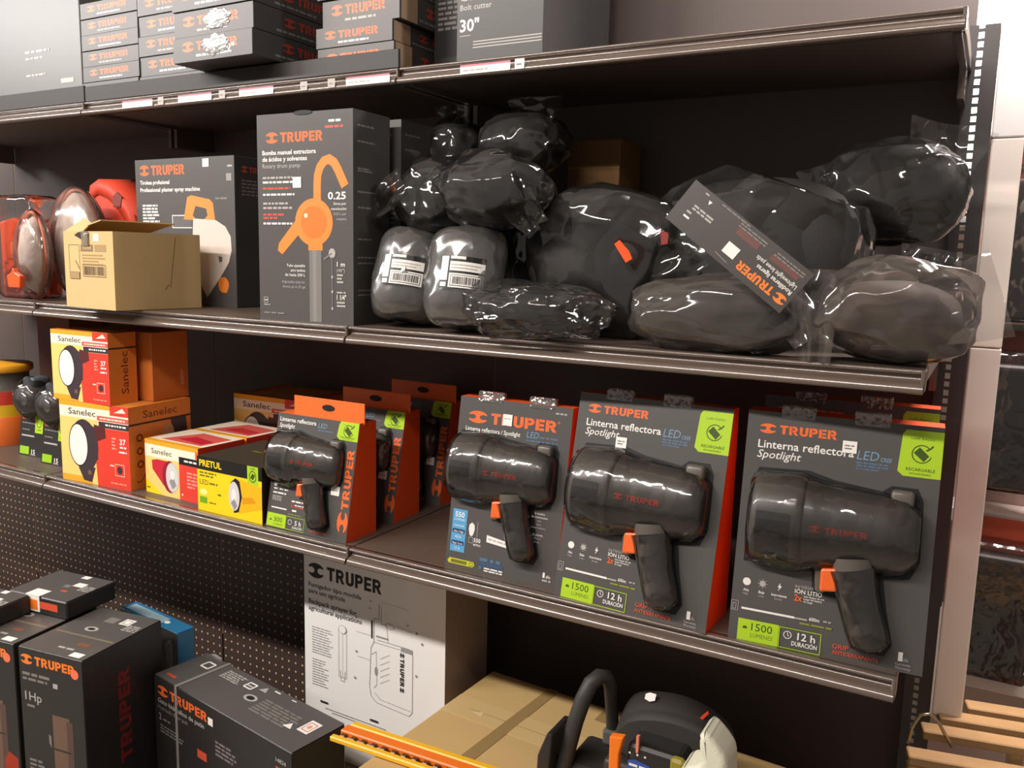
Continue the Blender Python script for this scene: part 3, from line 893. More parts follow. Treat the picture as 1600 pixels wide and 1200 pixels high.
# ------------------------------------------------------------------ middle shelf, left: clear packs
def blob(rx, ry, rz, seed, amp, freq, sub=4, flat=None, power=1.0, crease=0.0, planes=46, drum=None):
    """soft lump; with crease it is pulled tight between folds, like film drawn round a soft load"""
    bm = bmesh.new(); bmesh.ops.create_icosphere(bm, subdivisions=sub, radius=1)
    o = Vector((seed * 7.31, seed * 3.17, seed * 1.73)); rnd = random.Random(seed)
    pl = []
    for _ in range(planes):
        n = Vector((rnd.gauss(0, 1), rnd.gauss(0, 1), rnd.gauss(0, 1))).normalized(); pl.append((n, rnd.uniform(.86, .99)))
    for v in bm.verts:
        d = v.co.normalized()
        e = Vector([math.copysign(abs(c) ** power, c) for c in d])
        if drum:
            h_ = math.hypot(d.x, d.y); q_ = (h_ ** drum + abs(d.z) ** drum) ** (-1 / drum); e = d * q_
        s_ = 1 + amp * (noise.noise(d * freq + o) + .45 * noise.noise(d * freq * 2.2 + o * 2))
        if crease:
            w_ = d + Vector((noise.noise(d * 2.1 + o), noise.noise(d * 2.1 + o * 2), noise.noise(d * 2.1 + o * 3))) * .16
            w_.normalize(); m = 1.12
            for n, c in pl:
                q = n.dot(w_)
                if q > .5:
                    m = min(m, c / q)
            s_ *= 1 + (m - 1) * crease
        v.co = Vector((e.x * rx * s_, e.y * ry * s_, e.z * rz * s_))
        if flat is not None and v.co.z < flat:
            v.co.z = flat + (v.co.z - flat) * .03
    return bm


t = thing('respirator_pack', 'orange item in a square clear pack, far left of the middle shelf', 'clear pack', (-2.075, .06, MID))
OB = M('bright_orange_plastic', (236, 88, 34), .35, coat=.3)
MB().prism([(0, 0), (.085, 0), (.088, .10), (.105, .18), (.06, .195), (0, .185)], 0, .07, OB, .006, 2).build('orange_insert', t)
MB().box((.05, -.004, .095), (.09, .0, .14), M('soft_orange', (250, 140, 70), .5), .004).build('insert_tab', t)
MB().box((-.006, -.012, .0), (.128, .08, .248), CLEAR, .014, 3, smooth=True).build('clear_case', t)


def clear_dome(label, loc, rx, ry, rz, seed, trim):
    t = thing('face_shield_pack', label, 'clear pack', loc, 0, 'clear domed packs')
    MB().from_bm(blob(rx, ry, rz, seed, .04, 1.4, 5), CLEAR if seed == 1 else BAGM, True).build('clear_shell', t)
    MB().from_bm(blob(rx * .80, ry * .72, rz * .86, seed + 5, .08, 1.6, 5), M('lining_with_sheen', (236, 218, 206), .22, metal=.2, bump=.6, bscale=26), True).build('lining', t)  # silvery lining, brightened to stand for reflections in the dome
    rim = [(rx * .93 * math.cos(2 * math.pi * k / 40), 0, rz * .95 * math.sin(2 * math.pi * k / 40)) for k in range(41)]
    MB().tube(rim, .004, trim, 8, caps=False).build('rim', t)
    return t


TRIM = M('coral_rim', (222, 132, 108), .35)
d1 = clear_dome('narrow clear domed pack with an orange tab at its foot, beside the orange pack', (-1.905, .040, .106), .048, .040, .104, 1, TRIM)
MB().prism([(-.022, -.075), (.022, -.075), (.026, -.048), (.006, -.040), (.0, -.030), (-.008, -.040), (-.026, -.048)], -.052, -.040, OB, .002).build('orange_tab', d1)
clear_dome('wide shiny clear dome with a coral rim, behind the kraft box', (-1.868, .130, .136), .088, .055, .134, 2, TRIM)
st = MB()
cs = [(-1.905, .275), (-1.87, .290), (-1.83, .278), (-1.79, .250), (-1.76, .215), (-1.745, .17)]
vs = []
for i, (x, z) in enumerate(cs):
    vs += [(x, .20, z), (x + .006, .30, z + .008), (x - .002, .30, z - .02), (x - .01, .20, z - .035)]
st.add(vs, [(4 * i + k, 4 * i + (k + 1) % 4, 4 * i + 4 + (k + 1) % 4, 4 * i + 4 + k) for i in range(5) for k in range(4)] + [(3, 2, 1, 0), (20, 21, 22, 23)], M('red_orange_fabric', (206, 62, 34), .6), True)
st2 = MB().prism([(-1.80, .001), (-1.75, .001), (-1.74, .17), (-1.76, .22), (-1.80, .26), (-1.90, .27), (-1.90, .20), (-1.83, .18)], .205, .295, M('red_orange_fabric'), .006)
sb = thing('red_bag', 'red-orange folded bag rising behind the wide clear dome', 'bag', (-.012, 0, 0))
st2.build('bag_body', sb, (0, 0, 0)); st.build('strap', sb, (.0, .0, .004))
MB().prism([(-1.815, .225), (-1.79, .225), (-1.782, .25), (-1.80, .262), (-1.818, .25)], .198, .2, M('dark_red_patch', (120, 44, 34), .6)).build('patch', sb)


# ------------------------------------------------------------------ middle shelf, right: bagged goods
def roll(label, loc, tilt, rz, r, h, seed):
    t = thing('bagged_roll', label, 'bagged roll', loc, rz, 'bagged rolls with black and white labels')
    rot = (R(-tilt), 0, 0)
    prof = [(.006, r * .55), (.012, r * .84), (.028, r * .96), (h * .5, r), (h - .03, r * .97), (h - .010, r * .82), (h, r * .4), (h + .001, .002)]
    MB().lathe(prof, M('roll_core', (112, 110, 108), .38, metal=.35, bump=.3, bscale=70), 'z', 32).build('roll', t, rot=rot)
    bm = blob(r * 1.09, r * 1.09, h * .58, seed, .03, 1.8, 6, crease=.42, planes=60, drum=4.5)
    MB().from_bm(bm, WRAP, True).build('clear_bag', t, (0, h * .5 * math.sin(R(tilt)), h * .5 * math.cos(R(tilt))), rot)
    p = Print()
    e = lambda u, w_: (r * 1.06 * math.sin(u / r), -r * 1.06 * math.cos(u / r) - .0005 * 1, w_)

    def strip(u0, w0, u1, w1, m, lift):
        n = 7; P = []; F = []
        for k in range(n + 1):
            u = u0 + (u1 - u0) * k / n; rr = r * 1.085 + lift; a = u / rr + .36
            P += [(rr * math.sin(a), -rr * math.cos(a), w0), (rr * math.sin(a), -rr * math.cos(a), w1)]
            if k:
                F.append((2 * k - 2, 2 * k, 2 * k + 1, 2 * k - 1))
        p.add(P, F, m)
    z0 = h * .30
    strip(-.038, z0, .038, z0 + .052, BLK, 0)
    strip(-.037, z0 + .012, -.024, z0 + .051, PAP, .0003); strip(-.021, z0 + .028, .037, z0 + .043, PAP, .0003); strip(-.021, z0 + .047, .004, z0 + .0515, PAP, .0003)
    strip(-.036, z0 + .002, -.025, z0 + .009, PAP, .0003); strip(-.021, z0 + .001, .037, z0 + .024, PAP, .0003); strip(-.018, z0 + .0035, .034, z0 + .0215, BLK, .0006); strip(-.017, z0 + .0045, .033, z0 + .0205, PAP, .0009)
    u = -.014
    while u < .030:
        wd = p.rnd.choice((.0007, .0012, .0018)); strip(u, z0 + .0065, u + wd, z0 + .0185, BLK, .0012); u += wd + p.rnd.choice((.0009, .0015))
    strip(-.019, z0 + .037, .030, z0 + .0385, GRYI, .0006); strip(-.019, z0 + .032, .024, z0 + .0335, GRYI, .0006)
    p.build('barcode_label', t, rot=rot)
    return t


roll('upright bagged roll with barcode label, left of the two', (-.838, .055, .019), 15, .02, .062, .142, 3)
roll('upright bagged roll with barcode label, right of the two', (-.700, .025, .018), 13, .08, .062, .148, 4)


def bagged(label, loc, rad, seed, film_, pad=(.86, .8, .8), padm=None, amp=.10, freq=1.5, rot=(0, 0, 0), group='bagged knee pads', ends=(), power=.9, padoff=(0, 0, 0), crease=.9):
    t = thing('bagged_knee_pad', label, 'bagged knee pad', loc, 0, group)
    fl_ = -loc[2] + .0015 if loc[2] < rad[2] * 1.35 else None
    MB().from_bm(blob(rad[0] * pad[0], rad[1] * pad[1], rad[2] * pad[2], seed + 20, .07, 1.0, 4, power=.88, flat=(fl_ + .003 if fl_ is not None else None)), padm or FOAM, True).build('knee_pad', t, padoff, rot)
    MB().from_bm(blob(rad[0], rad[1], rad[2], seed, amp, freq, 6, power=power, crease=crease, flat=fl_), film_, True).build('clear_bag', t, None, rot)
    for (x, y, z, sx, sz, a) in ends:
        bm = bmesh.new(); bmesh.ops.create_grid(bm, x_segments=20, y_segments=20, size=1)
        for v in bm.verts:
            u, q = v.co.x, v.co.y
            k = noise.noise(Vector((u * 1.8, q * 1.1, seed * 3.3)))
            v.co = Vector((u * sx * (.75 + .35 * (q + 1) / 2), .022 * k, q * sz))
        MB().from_bm(bm, film_, True).build('bag_end', t, (x, y, z), (rot[0], rot[1] + R(a), rot[2]))
    return t


HEADG = M('pad_grey', (46, 43, 41), .75)
bagged('bagged dark pad with a glaring crest, on top of the left roll', (-.816, .128, .230), (.084, .078, .066), 11, BAG, ends=((-.075, -.06, -.005, .028, .045, 50),))
bagged('bagged dark pad with arched glints, on top of the right roll', (-.664, .060, .232), (.094, .078, .066), 12, BAG, ends=((.075, -.03, -.035, .03, .035, -40),))
bagged('dim bagged pad at the back, upper left of the pile', (-.886, .290, .335), (.066, .07, .058), 13, BAG, ends=((.0, -.02, .05, .04, .03, 0),))
bagged('bagged pad at the top of the pile, above the arched one', (-.722, .265, .335), (.092, .08, .062), 14, BAG, ends=((.03, -.02, .05, .05, .03, 0),))
bagged('dark bagged pad standing at the back under the dim upper pad', (-.886, .31, .140), (.07, .07, .138), 15, BAG)
bagged('dark bagged pad standing at the back under the top pad', (-.722, .29, .140), (.075, .075, .136), 16, BAG)
big_dome = bagged('large domed grey knee pad in a clear bag with orange edge, centre of the shelf', (-.502, .150, .122), (.142, .086, .126), 21, BAG, padm=HEADG, amp=.07, freq=1.3, pad=(.94, .88, .94))
bagged('crumpled clear bag lying at the shelf edge below the domed pad', (-.562, -.002, .046), (.118, .052, .048), 22, BAG, padm=FOAM, amp=.16, freq=2.0, pad=(.74, .7, .62), crease=1.25)
bagged('large bagged knee pads behind the printed header card', (-.272, .190, .132), (.172, .086, .136), 23, BAG, padm=HEADG, amp=.06, freq=1.2, pad=(.94, .88, .92), ends=((-.13, -.085, -.02, .06, .06, 35),))
bagged('bagged knee pad lying at the shelf edge below the header card', (-.272, .030, .052), (.142, .052, .058), 24, BAGM, padm=HEADG, amp=.10, freq=1.5, pad=(.9, .85, .82), ends=((.11, -.03, .002, .03, .034, -35),))
bagged('milky bagged knee pad at the right end of the shelf edge', (-.050, .046, .070), (.106, .080, .072), 25, BAGM, padm=M('pad_brown', (74, 58, 54), .75), amp=.07, freq=1.3, pad=(.80, .8, .72), padoff=(0, .0, -.012), ends=((.075, -.03, .01, .05, .05, 70), (-.085, -.05, -.01, .03, .06, 0)))
bagged('dark bagged pads high at the right end, beside the slotted upright', (-.090, .335, .242), (.122, .100, .090), 26, BAG, padm=FOAM, ends=((.07, -.05, .055, .055, .04, 15), (-.07, -.06, .0, .05, .05, -20)))
bagged('dark bagged pad squeezed between the milky bag and the upper right pads', (-.078, .270, .073), (.108, .080, .072), 27, BAG, padm=FOAM, ends=((.06, -.05, .05, .045, .03, 10),))
MB().prism([(0, 0), (.016, -.016), (.022, -.028), (.012, -.034), (-.008, -.006)], 0, .003, OB).build('orange_tab', big_dome, (.062, -.090, .034))
MB().prism([(0, 0), (.012, -.004), (.012, -.020), (.002, -.022)], 0, .003, M('dull_red_tab', (140, 44, 40), .5)).build('red_tab', big_dome, (.118, -.065, .050))

# the printed header card lying across the big bag
W, H = .192, .062
hc = thing('header_card', 'dark printed header card with upside-down orange lettering, across the large bag', 'header card', (-.138, .0370, .1120), 0)
ax = Vector((-.157, .012, .117)).normalized(); ay = Vector((-.029, -.006, -.044)).normalized(); ay = (ay - ax * ay.dot(ax)).normalized(); an = ax.cross(ay)
hc.matrix_world = Matrix(((ax.x, -an.x, ay.x, -.137), (ax.y, -an.y, ay.y, -.026), (ax.z, -an.z, ay.z, .113), (0, 0, 0, 1)))
if an.y > 0:
    pass
MB().box((0, .0002, 0), (.206, .0012, .064), M('header_card', (66, 60, 57), .4)).build('card', hc)
p = Print(); p.rect(0, 0, .206, .064, M('header_card'))
p.logo(.004, .044, .082, .0115, ORGI)
p.text('Rodilleras ligeras', .006, .0335, .0058, WHT, width=.058, bold=.014); p.text('Lightweight knee pads', .006, .0245, .0058, WHT, width=.066, bold=.004)
RB = M('brown_red_band', (104, 62, 52), .45)
p.poly([(.012, .0195), (.058, .0195), (.058, .0125), (.012, .0125)], RB); p.bars(.008, .0105, .050, .0018, LGRY); p.bars(.008, .0065, .046, .0018, LGRY)
p.poly([(.078, .0215), (.115, .0215), (.115, .0125), (.078, .0125)], RB); p.bars(.072, .0100, .046, .0018, LGRY); p.bars(.072, .0060, .046, .0018, LGRY); p.bars(.105, .0025, .050, .0018, LGRY)
p.bars(.150, .0300, .034, .0026, GRYI); p.bars(.150, .0255, .034, .0026, GRYI); p.bars(.178, .0440, .010, .0026, WHT); p.bars(.180, .0370, .008, .0026, GRYI); p.poly([(.166, .010), (.172, .010), (.169, .0155)], WHT); p.bars(.176, .0045, .008, .002, GRYI)
p.line((.098, .058), (.120, .056), .0012, LGRY)
p.build('card_print', hc)
q = Print(); q.k = 30; q.rect(.094, .034, .114, .050, PAP); q.build('price_sticker', hc)

# ------------------------------------------------------------------ lower shelf, left: lanterns and flashlights
DGREY = M('print_charcoal', (62, 50, 56), .4)


def sanelec_front(p, W, H):
    sx, sz = W / .2226, H / .187
    r = lambda a, b, c, d, m: p.rect(a * sx, b * sz, c * sx, d * sz, m)
    r(0, 0, .2226, .187, CRM); r(0, .1755, .165, .187, AMB); p.poly([(0, 0), (.125 * sx, 0), (.125 * sx, .150 * sz), (0, .150 * sz)], AMBL); r(0, .0, .10, .014, AMB)
    r(.165, .165, .2226, .187, RED); p.poly([(.178 * sx, .172 * sz), (.205 * sx, .184 * sz), (.215 * sx, .174 * sz)], CRM)
    p.text('Sanelec', .030 * sx, .157 * sz, .014 * sz, BLK, width=.089 * sx, bold=.006)
    r(.1235, .150, .2226, .161, M('rose_print', (214, 92, 84), .45)); p.bars(.132 * sx, .154 * sz, .08 * sx, .003 * sz, CRM)
    r(.128, .1345, .2226, .1485, DGREY); p.bars(.150 * sx, .140 * sz, .068 * sx, .004 * sz, WHT, 2)
    p.poly([(.118 * sx, 0), (.2226 * sx, 0), (.2226 * sx, .134 * sz), (.128 * sx, .134 * sz), (.112 * sx, .09 * sz)], RED)
    p.ell(.078 * sx, .088 * sz, .046 * sx, .060 * sz, DGREY); p.poly([(.078 * sx, .030 * sz), (.122 * sx, .060 * sz), (.122 * sx, .130 * sz), (.078 * sx, .146 * sz)], DGREY)
    p.poly([(.118 * sx, .10 * sz), (.150 * sx, .112 * sz), (.148 * sx, .135 * sz), (.112 * sx, .140 * sz)], M('print_dark_red', (88, 34, 36), .45))
    p.poly([(.056 * sx, .034 * sz), (.072 * sx, .006 * sz), (.098 * sx, .004 * sz), (.112 * sx, .040 * sz)], DGREY); p.ell(.092 * sx, .026 * sz, .006 * sx, .006 * sz, M('print_brown', (120, 84, 60), .5))
    p.ell(.0588 * sx, .0870 * sz, .0320 * sx, .0505 * sz, BLK); p.ell(.0588 * sx, .0870 * sz, .0295 * sx, .0475 * sz, M('lens_white', (240, 234, 226), .35))
    p.text('37', .193 * sx, .102 * sz, .013 * sz, WHT, width=.019 * sx, bold=.02); p.bars(.193 * sx, .094 * sz, .02 * sx, .004 * sz, WHT); p.bars(.190 * sx, .083 * sz, .024 * sx, .004 * sz, WHT)
    p.para(.168 * sx, .112 * sz, .016 * sx, .004 * sz, 4, M('rose_light', (238, 150, 130), .45)); p.frame(.176 * sx, .030 * sz, .204 * sx, .056 * sz, .001, CRM); p.ell(.190 * sx, .043 * sz, .008 * sx, .009 * sz, DGREY)
    p.bars(.160 * sx, .050 * sz, .012 * sx, .003 * sz, CRM); p.bars(.160 * sx, .010 * sz, .05 * sx, .003 * sz, M('rose_light'))


AMBS = M('amber_side', (226, 132, 52), .45)


def lantern_box(label, loc, rz, W, D, H, side=True):
    t = carton('lantern_carton', label, 'flashlight carton', loc, rz, W, D, H, AMBS, 'round lantern cartons')
    p = Print(); sanelec_front(p, W, H); p.build('front_panel', t)
    p = Print(); p.rect(0, 0, D, H, AMBS); p.rect(0, H * .775, D, H * .80, M('lid_gap', (74, 44, 26), .7))
    if D > .12:
        p.text('Sanelec', D * .22, H * .85, H * .09, M('side_ink', (120, 60, 30), .5), width=D * .55, bold=.01)
        for k in range(3):
            p.ring(.028, H * (.62 - .16 * k), .009, .009, .004, M('side_ink'))
        p.path([(.016, H * .10), (.024, H * .08), (.034, H * .12), (.044, H * .20)], .002, M('side_ink'))
        p.poly([(D * .66, H * .775), (D * .92, H * .775), (D * .94, H * .55), (D * .70, H * .60)], DGREY); p.ell(D * .62, H * .62, .016, .020, M('side_tan', (200, 150, 110), .5))
    else:
        p.text('Sanelec', D * .68, H * .14, D * .26, M('side_ink'), width=H * .60, rot=90, bold=.01)
    p.build('side_panel', t, (W + .0003, 0, 0), (0, 0, R(90)))
    p = Print(); p.rect(0, 0, W, D, AMBS); p.rect(.03, .02, W - .03, D - .02, M('amber_top', (236, 160, 80), .45)); p.build('top_panel', t, (0, 0, H + .0003), (R(-90), 0, 0))
    return t


lantern_box('amber and red lantern carton with white lens, lower of the two stacked', (-1.7825, .0048, LOW), .0702, .2226, .176, .187)
lantern_box('amber and red lantern carton with white lens, on top of the other', (-1.803, .006, LOW + .1875), .045, .192, .072, .160)
lantern_box('amber lantern carton behind the small red flashlight carton, mostly hidden', (-1.545, .305, LOW), .03, .2226, .176, .187)
t = carton('orange_carton', 'plain burnt-orange carton behind the upper lantern carton', 'carton', (-1.79, .094, LOW + .1878), .05, .205, .105, .158, M('burnt_orange', (206, 116, 48), .5))
p = Print(); p.poly([(.08, .03), (.09, .03), (.09, .06), (.08, .07)], M('pale_orange', (226, 160, 110), .5)); p.build('side_print', t, (.2055, 0, 0), (0, 0, R(90)))


def flashlight_art(p, cx, cz, rx, rz, body, dark, left=True):
    """torch with its lens at (cx, cz), barrel running up and away"""
    s_ = -1 if left else 1
    p.poly([(cx + s_ * .068, cz + .030), (cx + s_ * .050, cz + .034), (cx + s_ * .012, cz + rz * 1.02), (cx + s_ * .004, cz - rz * .95), (cx + s_ * .030, cz - .022), (cx + s_ * .066, cz + .010)][::s_], body)
    p.ell(cx + s_ * .008, cz, rx * 1.15, rz * 1.08, dark); p.ell(cx, cz, rx, rz, M('lens_rim', (206, 196, 200), .3)); p.ell(cx, cz, rx * .86, rz * .88, M('lens_grey', (214, 208, 206), .25))
    p.poly([(cx - rx * .5, cz - rz * .3), (cx + rx * .1, cz + rz * .1), (cx + rx * .6, cz - rz * .5), (cx, cz - rz * .8)], M('lens_shadow', (150, 144, 150), .3))
    p.ell(cx, cz + rz * .15, rx * .3, rz * .3, WHT)


def red_flashlight(label, loc, rz):
    W, D, H = .1754, .125, .1197
    t = carton('red_flashlight_carton', label, 'flashlight carton', loc, rz, W, D, H, AMB, 'red flashlight cartons')
    p = Print(); p.rect(0, 0, W, H, YEL); p.poly([(0, .03), (0, .085), (.114, .085), (.114, .0), (.060, 0)], AMBL); p.rect(0, .082, W, .111, CRM); p.rect(0, .110, W, H, AMB)
    p.text('Sanelec', .022, .0905, .0115, BLK, width=.068, bold=.006)
    p.rect(.1135, 0, W, .078, RED); p.rect(.1135, .078, W, .0945, BLK); p.bars(.130, .085, .04, .004, WHT); p.rect(.166, .095, W, .111, ORGP)
    p.para(.138, .060, .034, .004, 5, M('rose_light')); p.rect(.120, .010, .124, .014, WHT)
    flashlight_art(p, .0905, .0445, .0215, .0330, M('torch_red', (198, 34, 52), .4), M('torch_dark_red', (146, 22, 46), .4))
    p.rect(.004, .010, .014, .013, M('print_brown')); p.build('front_panel', t)
    p = Print(); p.rect(0, 0, W, D, CRM); p.rect(0, 0, W, .012, AMB); p.poly([(.03, .02), (.16, .02), (.165, .10), (.06, .11)], M('rose_print')); p.poly([(.06, .04), (.15, .03), (.155, .06), (.08, .075)], M('torch_red'))
    p.build('top_panel', t, (0, 0, H + .0003), (R(-90), 0, 0))
    p = Print(); p.rect(0, 0, D, H, RED); p.build('side_panel', t, (W + .0003, 0, 0), (0, 0, R(90)))
    return t


rf = red_flashlight('small carton picturing a red flashlight, beside the yellow carton', (-1.5360, .0410, LOW), -.025)
copy_thing(rf, 'second red flashlight carton directly behind the first, only its top in view', (-1.533, .171, LOW), -.02)


def yellow_flashlight():
    W, D, H = .1854, .185, .1138
    t = carton('yellow_flashlight_carton', 'yellow and black carton picturing a yellow flashlight', 'flashlight carton', (-1.335, .0121, LOW), -.0107, W, D, H, BLK)
    p = Print(); p.rect(0, 0, W, H, YEL); p.rect(0, .0865, W, H, BLK)
    p.text('PRETUL', .0065, .0945, .0130, YEL, width=.066, bold=.03)
    p.rect(.146, .072, .176, H, GRN); p.ring(.161, .093, .010, .012, .002, DGRN); p.poly([(.154, .090), (.160, .100), (.168, .096), (.162, .086)], DGRN); p.text('LARE', .161, .107, .004, DGRN, width=.014, align='C')
    p.bars(.007, .0790, .05, .0036, M('olive_print')); p.bars(.007, .0725, .042, .0036, M('olive_print'))
    p.text('LED', .007, .0560, .0105, M('brown_ink', (92, 72, 20), .5), width=.026, bold=0); p.bars(.036, .058, .024, .004, M('olive_print'))
    p.rect(.006, .016, .028, .030, M('leaf_green', (110, 168, 30), .45)); p.ell(.018, .040, .012, .006, M('pale_yellow', (255, 236, 140), .5)); p.bars(.034, .018, .02, .003, M('olive_print')); p.bars(.060, .038, .012, .004, M('olive_print'))
    p.poly([(.106, .078), (.118, .083), (.1854, .074), (.1854, .030), (.122, .012), (.108, .014)], M('torch_yellow', (242, 184, 20), .4)); p.poly([(.13, .046), (.16, .050), (.17, .040), (.132, .032)], M('torch_yellow_deep', (226, 150, 14), .4))
    p.poly([(.098, .072), (.112, .083), (.124, .078), (.130, .046), (.120, .014), (.106, .010)], BLK); p.ell(.1075, .045, .0155, .0300, M('lens_grey')); p.ell(.1065, .046, .007, .014, WHT); p.poly([(.098, .030), (.108, .040), (.116, .026), (.108, .016)], M('lens_shadow'))
    p.build('front_panel', t)
    p = Print(); p.rect(0, 0, W, D, M('black_top', (64, 58, 46), .45)); p.bars(.06, .09, .05, .008, M('olive_print')); p.build('top_panel', t, (0, 0, H + .0003), (R(-90), 0, 0))


yellow_flashlight()


def headlamp(label, loc, rz):
    W, D, H = .098, .06, .115; lean = .12
    t = thing('headlamp_pack', label, 'headlamp pack', loc, rz, 'headlamp packs with lime labels')
    wedge(t, W, H, lean, D, DARKC)
    p = Print(); p.rect(0, 0, W, H, DARKC); p.bars(.008, .094, .06, .005, REDO); p.bars(.008, .083, .055, .003, LGRY); p.rect(.060, .062, .090, .108, GRN); p.ring(.075, .088, .010, .012, .002, DGRN); p.text('LARE', .075, .068, .005, DGRN, width=.018, align='C')
    p.rect(.008, .050, .058, .054, GRYI); p.bars(.010, .066, .03, .003, LGRY); p.rect(.004, .004, .040, .024, M('leaf_green2', (150, 196, 30), .45)); p.text('15', .050, .006, .012, WHT, width=.014); p.bars(.046, .003, .02, .002, GRYI)
    o = p.build('front_panel', t); o.rotation_euler = (-lean, 0, 0)
    h_ = MB(); h_.lathe([(-.03, .022), (-.026, .034), (-.01, .040), (.02, .038), (.034, .030), (.04, .012)], BLACKP, 'y', 24, sz=.9, off=(.05, .012, .150)); h_.build('lamp', t)
    MB().lathe([(-.036, .004), (-.034, .020), (-.03, .023)], M('chrome_lens', (190, 186, 182), .15, metal=.8), 'y', 20, off=(.05, .012, .150)).build('lens', t)
    MB().box((.03, .0, .180), (.075, .05, .205), M('blue_grey_strap', (86, 92, 98), .4), .008, 2, smooth=True).build('strap', t)
    MB().from_bm(blob(.052, .04, .055, 33, .05, 1.5, 4), CLEAR, True).build('blister', t, (.05, .012, .150))
    return t


headlamp('black headlamp pack with lime label, beside the round canister', (-2.095, .085, LOW), .05)
headlamp('black headlamp pack with lime label, next to the stacked lantern cartons', (-1.962, .062, LOW), .05)
cn = thing('lantern_canister', 'round canister with a yellow lid, black shoulder and orange base, far left', 'canister', (-2.285, .155, LOW))
MB().lathe([(0, .078), (.02, .082), (.075, .084), (.078, .082)], M('orange_band', (240, 116, 48), .4), 'z', 36).build('base', cn)
MB().lathe([(.078, .082), (.110, .082)], M('yellow_band', (236, 186, 36), .4), 'z', 36).lathe([(.110, .082), (.146, .081)], M('red_band', (206, 62, 46), .4), 'z', 36).build('label_bands', cn)
MB().lathe([(.146, .080), (.150, .072), (.190, .072), (.196, .078)], BLACKP, 'z', 36).build('shoulder', cn)
MB().lathe([(.196, .080), (.199, .083), (.212, .083), (.216, .079), (.217, .01)], AMB, 'z', 36).build('lid', cn)
t = carton('brown_carton', 'dim reddish-brown carton deep on the lower shelf above the headlamp packs', 'carton', (-2.47, .38, LOW), 0, .16, .11, .34, M('red_brown_board', (112, 66, 52), .7))
p = Print(); p.rect(.02, .22, .14, .30, M('brown_label', (96, 50, 44), .6)); p.build('front_print', t)

# ------------------------------------------------------------------ base: big cartons, chainsaw
def sprayer_carton():
    W, D, H = .381, .165, .545
    t = carton('sprayer_carton', 'tall white carton with a line drawing of a backpack sprayer', 'carton', (-1.221, .200, BASE), 0, W, D, H, M('white_board_shaded', (150, 132, 122), .6), part='carton')  # side of the white board darkened: shade put into the colour
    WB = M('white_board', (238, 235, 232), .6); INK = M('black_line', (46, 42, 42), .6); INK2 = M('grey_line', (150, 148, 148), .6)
    p = Print(); p.rect(0, 0, W, H, WB)
    p.logo(.013, .4150, .205, .031, INK)
    p.text('Fumigador tipo mochila', .013, .3915, .0100, INK, width=.150, bold=.02); p.text('para uso agrícola', .013, .3765, .0100, INK, width=.105, bold=.02)
    p.text('Backpack sprayer for', .013, .3520, .0110, INK, width=.138, bold=.022); p.text('agricultural applications', .013, .3360, .0110, INK, width=.152, bold=.022)
    p.para(.022, .296, .062, .0026, 11, INK2, 2.3, .35, 5); p.para(.022, .220, .048, .0026, 11, INK2, 2.3, .35, 5)
    n0 = len(p.v)
    # drawing of the tank, pump and lance
    T_ = .0014
    p.path([(.212, .385), (.212, .310), (.198, .308), (.198, .255), (.190, .240), (.186, .150), (.190, .130), (.205, .118), (.292, .112), (.300, .122), (.300, .250), (.290, .262), (.206, .262)], T_, INK2)
    p.path([(.214, .40), (.260, .395), (.290, .392)], .001, INK2); p.path([(.218, .38), (.218, .30), (.232, .30)], .001, INK2)
    p.path([(.200, .140), (.215, .128), (.296, .124)], .001, INK2); p.path([(.196, .255), (.300, .255)], .001, INK2); p.rect(.270, .252, .300, .262, INK2); p.rect(.204, .268, .236, .272, INK2)
    p.path([(.232, .300), (.236, .262)], .001, INK2); p.path([(.192, .225), (.204, .235), (.206, .160), (.198, .150)], .001, INK2)
    p.rect(.1905, .262, .1945, .302, INK); p.ring(.240, .300, .012, .006, .001, INK2); p.ell(.204, .190, .004, .010, INK2)
    for k in range(5):
        p.line((.215, .165 + .014 * k), (.240, .180 + .014 * k), .0008, INK2)
    p.maker(.2680, .236, .062, .010, INK, -90); p.mark(.273, .244, .006, .005, INK, -90); p.mark(.273, .166, .006, .005, INK, -90)
    p.frame(.100, .150, .122, .262, .001, INK2); p.ell(.111, .262, .011, .010, INK2); p.ell(.111, .262, .0098, .009, WB); p.line((.111, .252), (.111, .150), .0008, INK2); p.path([(.104, .166), (.106, .142), (.116, .142), (.118, .166)], .0012, INK2)
    for a, b in ((.150, .300), (.150, .222), (.188, .352), (.287, .318), (.310, .302), (.324, .282), (.310, .208), (.146, .160), (.190, .388)):
        p.ell(a, b, .0026, .003, INK2)
    p.line((.150, .268), (.196, .268), .0006, INK2); p.line((.152, .212), (.188, .212), .0006, INK2); p.line((.300, .300), (.262, .305), .0006, INK2)
    p.v = p.v[:n0] + [(u, y, w_ + (.050 if w_ < .31 else max(0, .050 - (w_ - .31) * .55))) for u, y, w_ in p.v[n0:]]
    p.rect(.046, .1235, .068, .1285, INK); p.rect(.188, .1215, .210, .1265, INK); p.bars(.060, .112, .17, .0022, INK2); p.bars(.080, .106, .14, .0022, INK2); p.bars(.150, .094, .06, .0026, INK2)
    p.build('front_panel', t)
    p = Print(); p.rect(0, 0, D, H, M('white_board_shaded')); p.build('side_panel', t, (W + .0003, 0, 0), (0, 0, R(90)))


sprayer_carton()


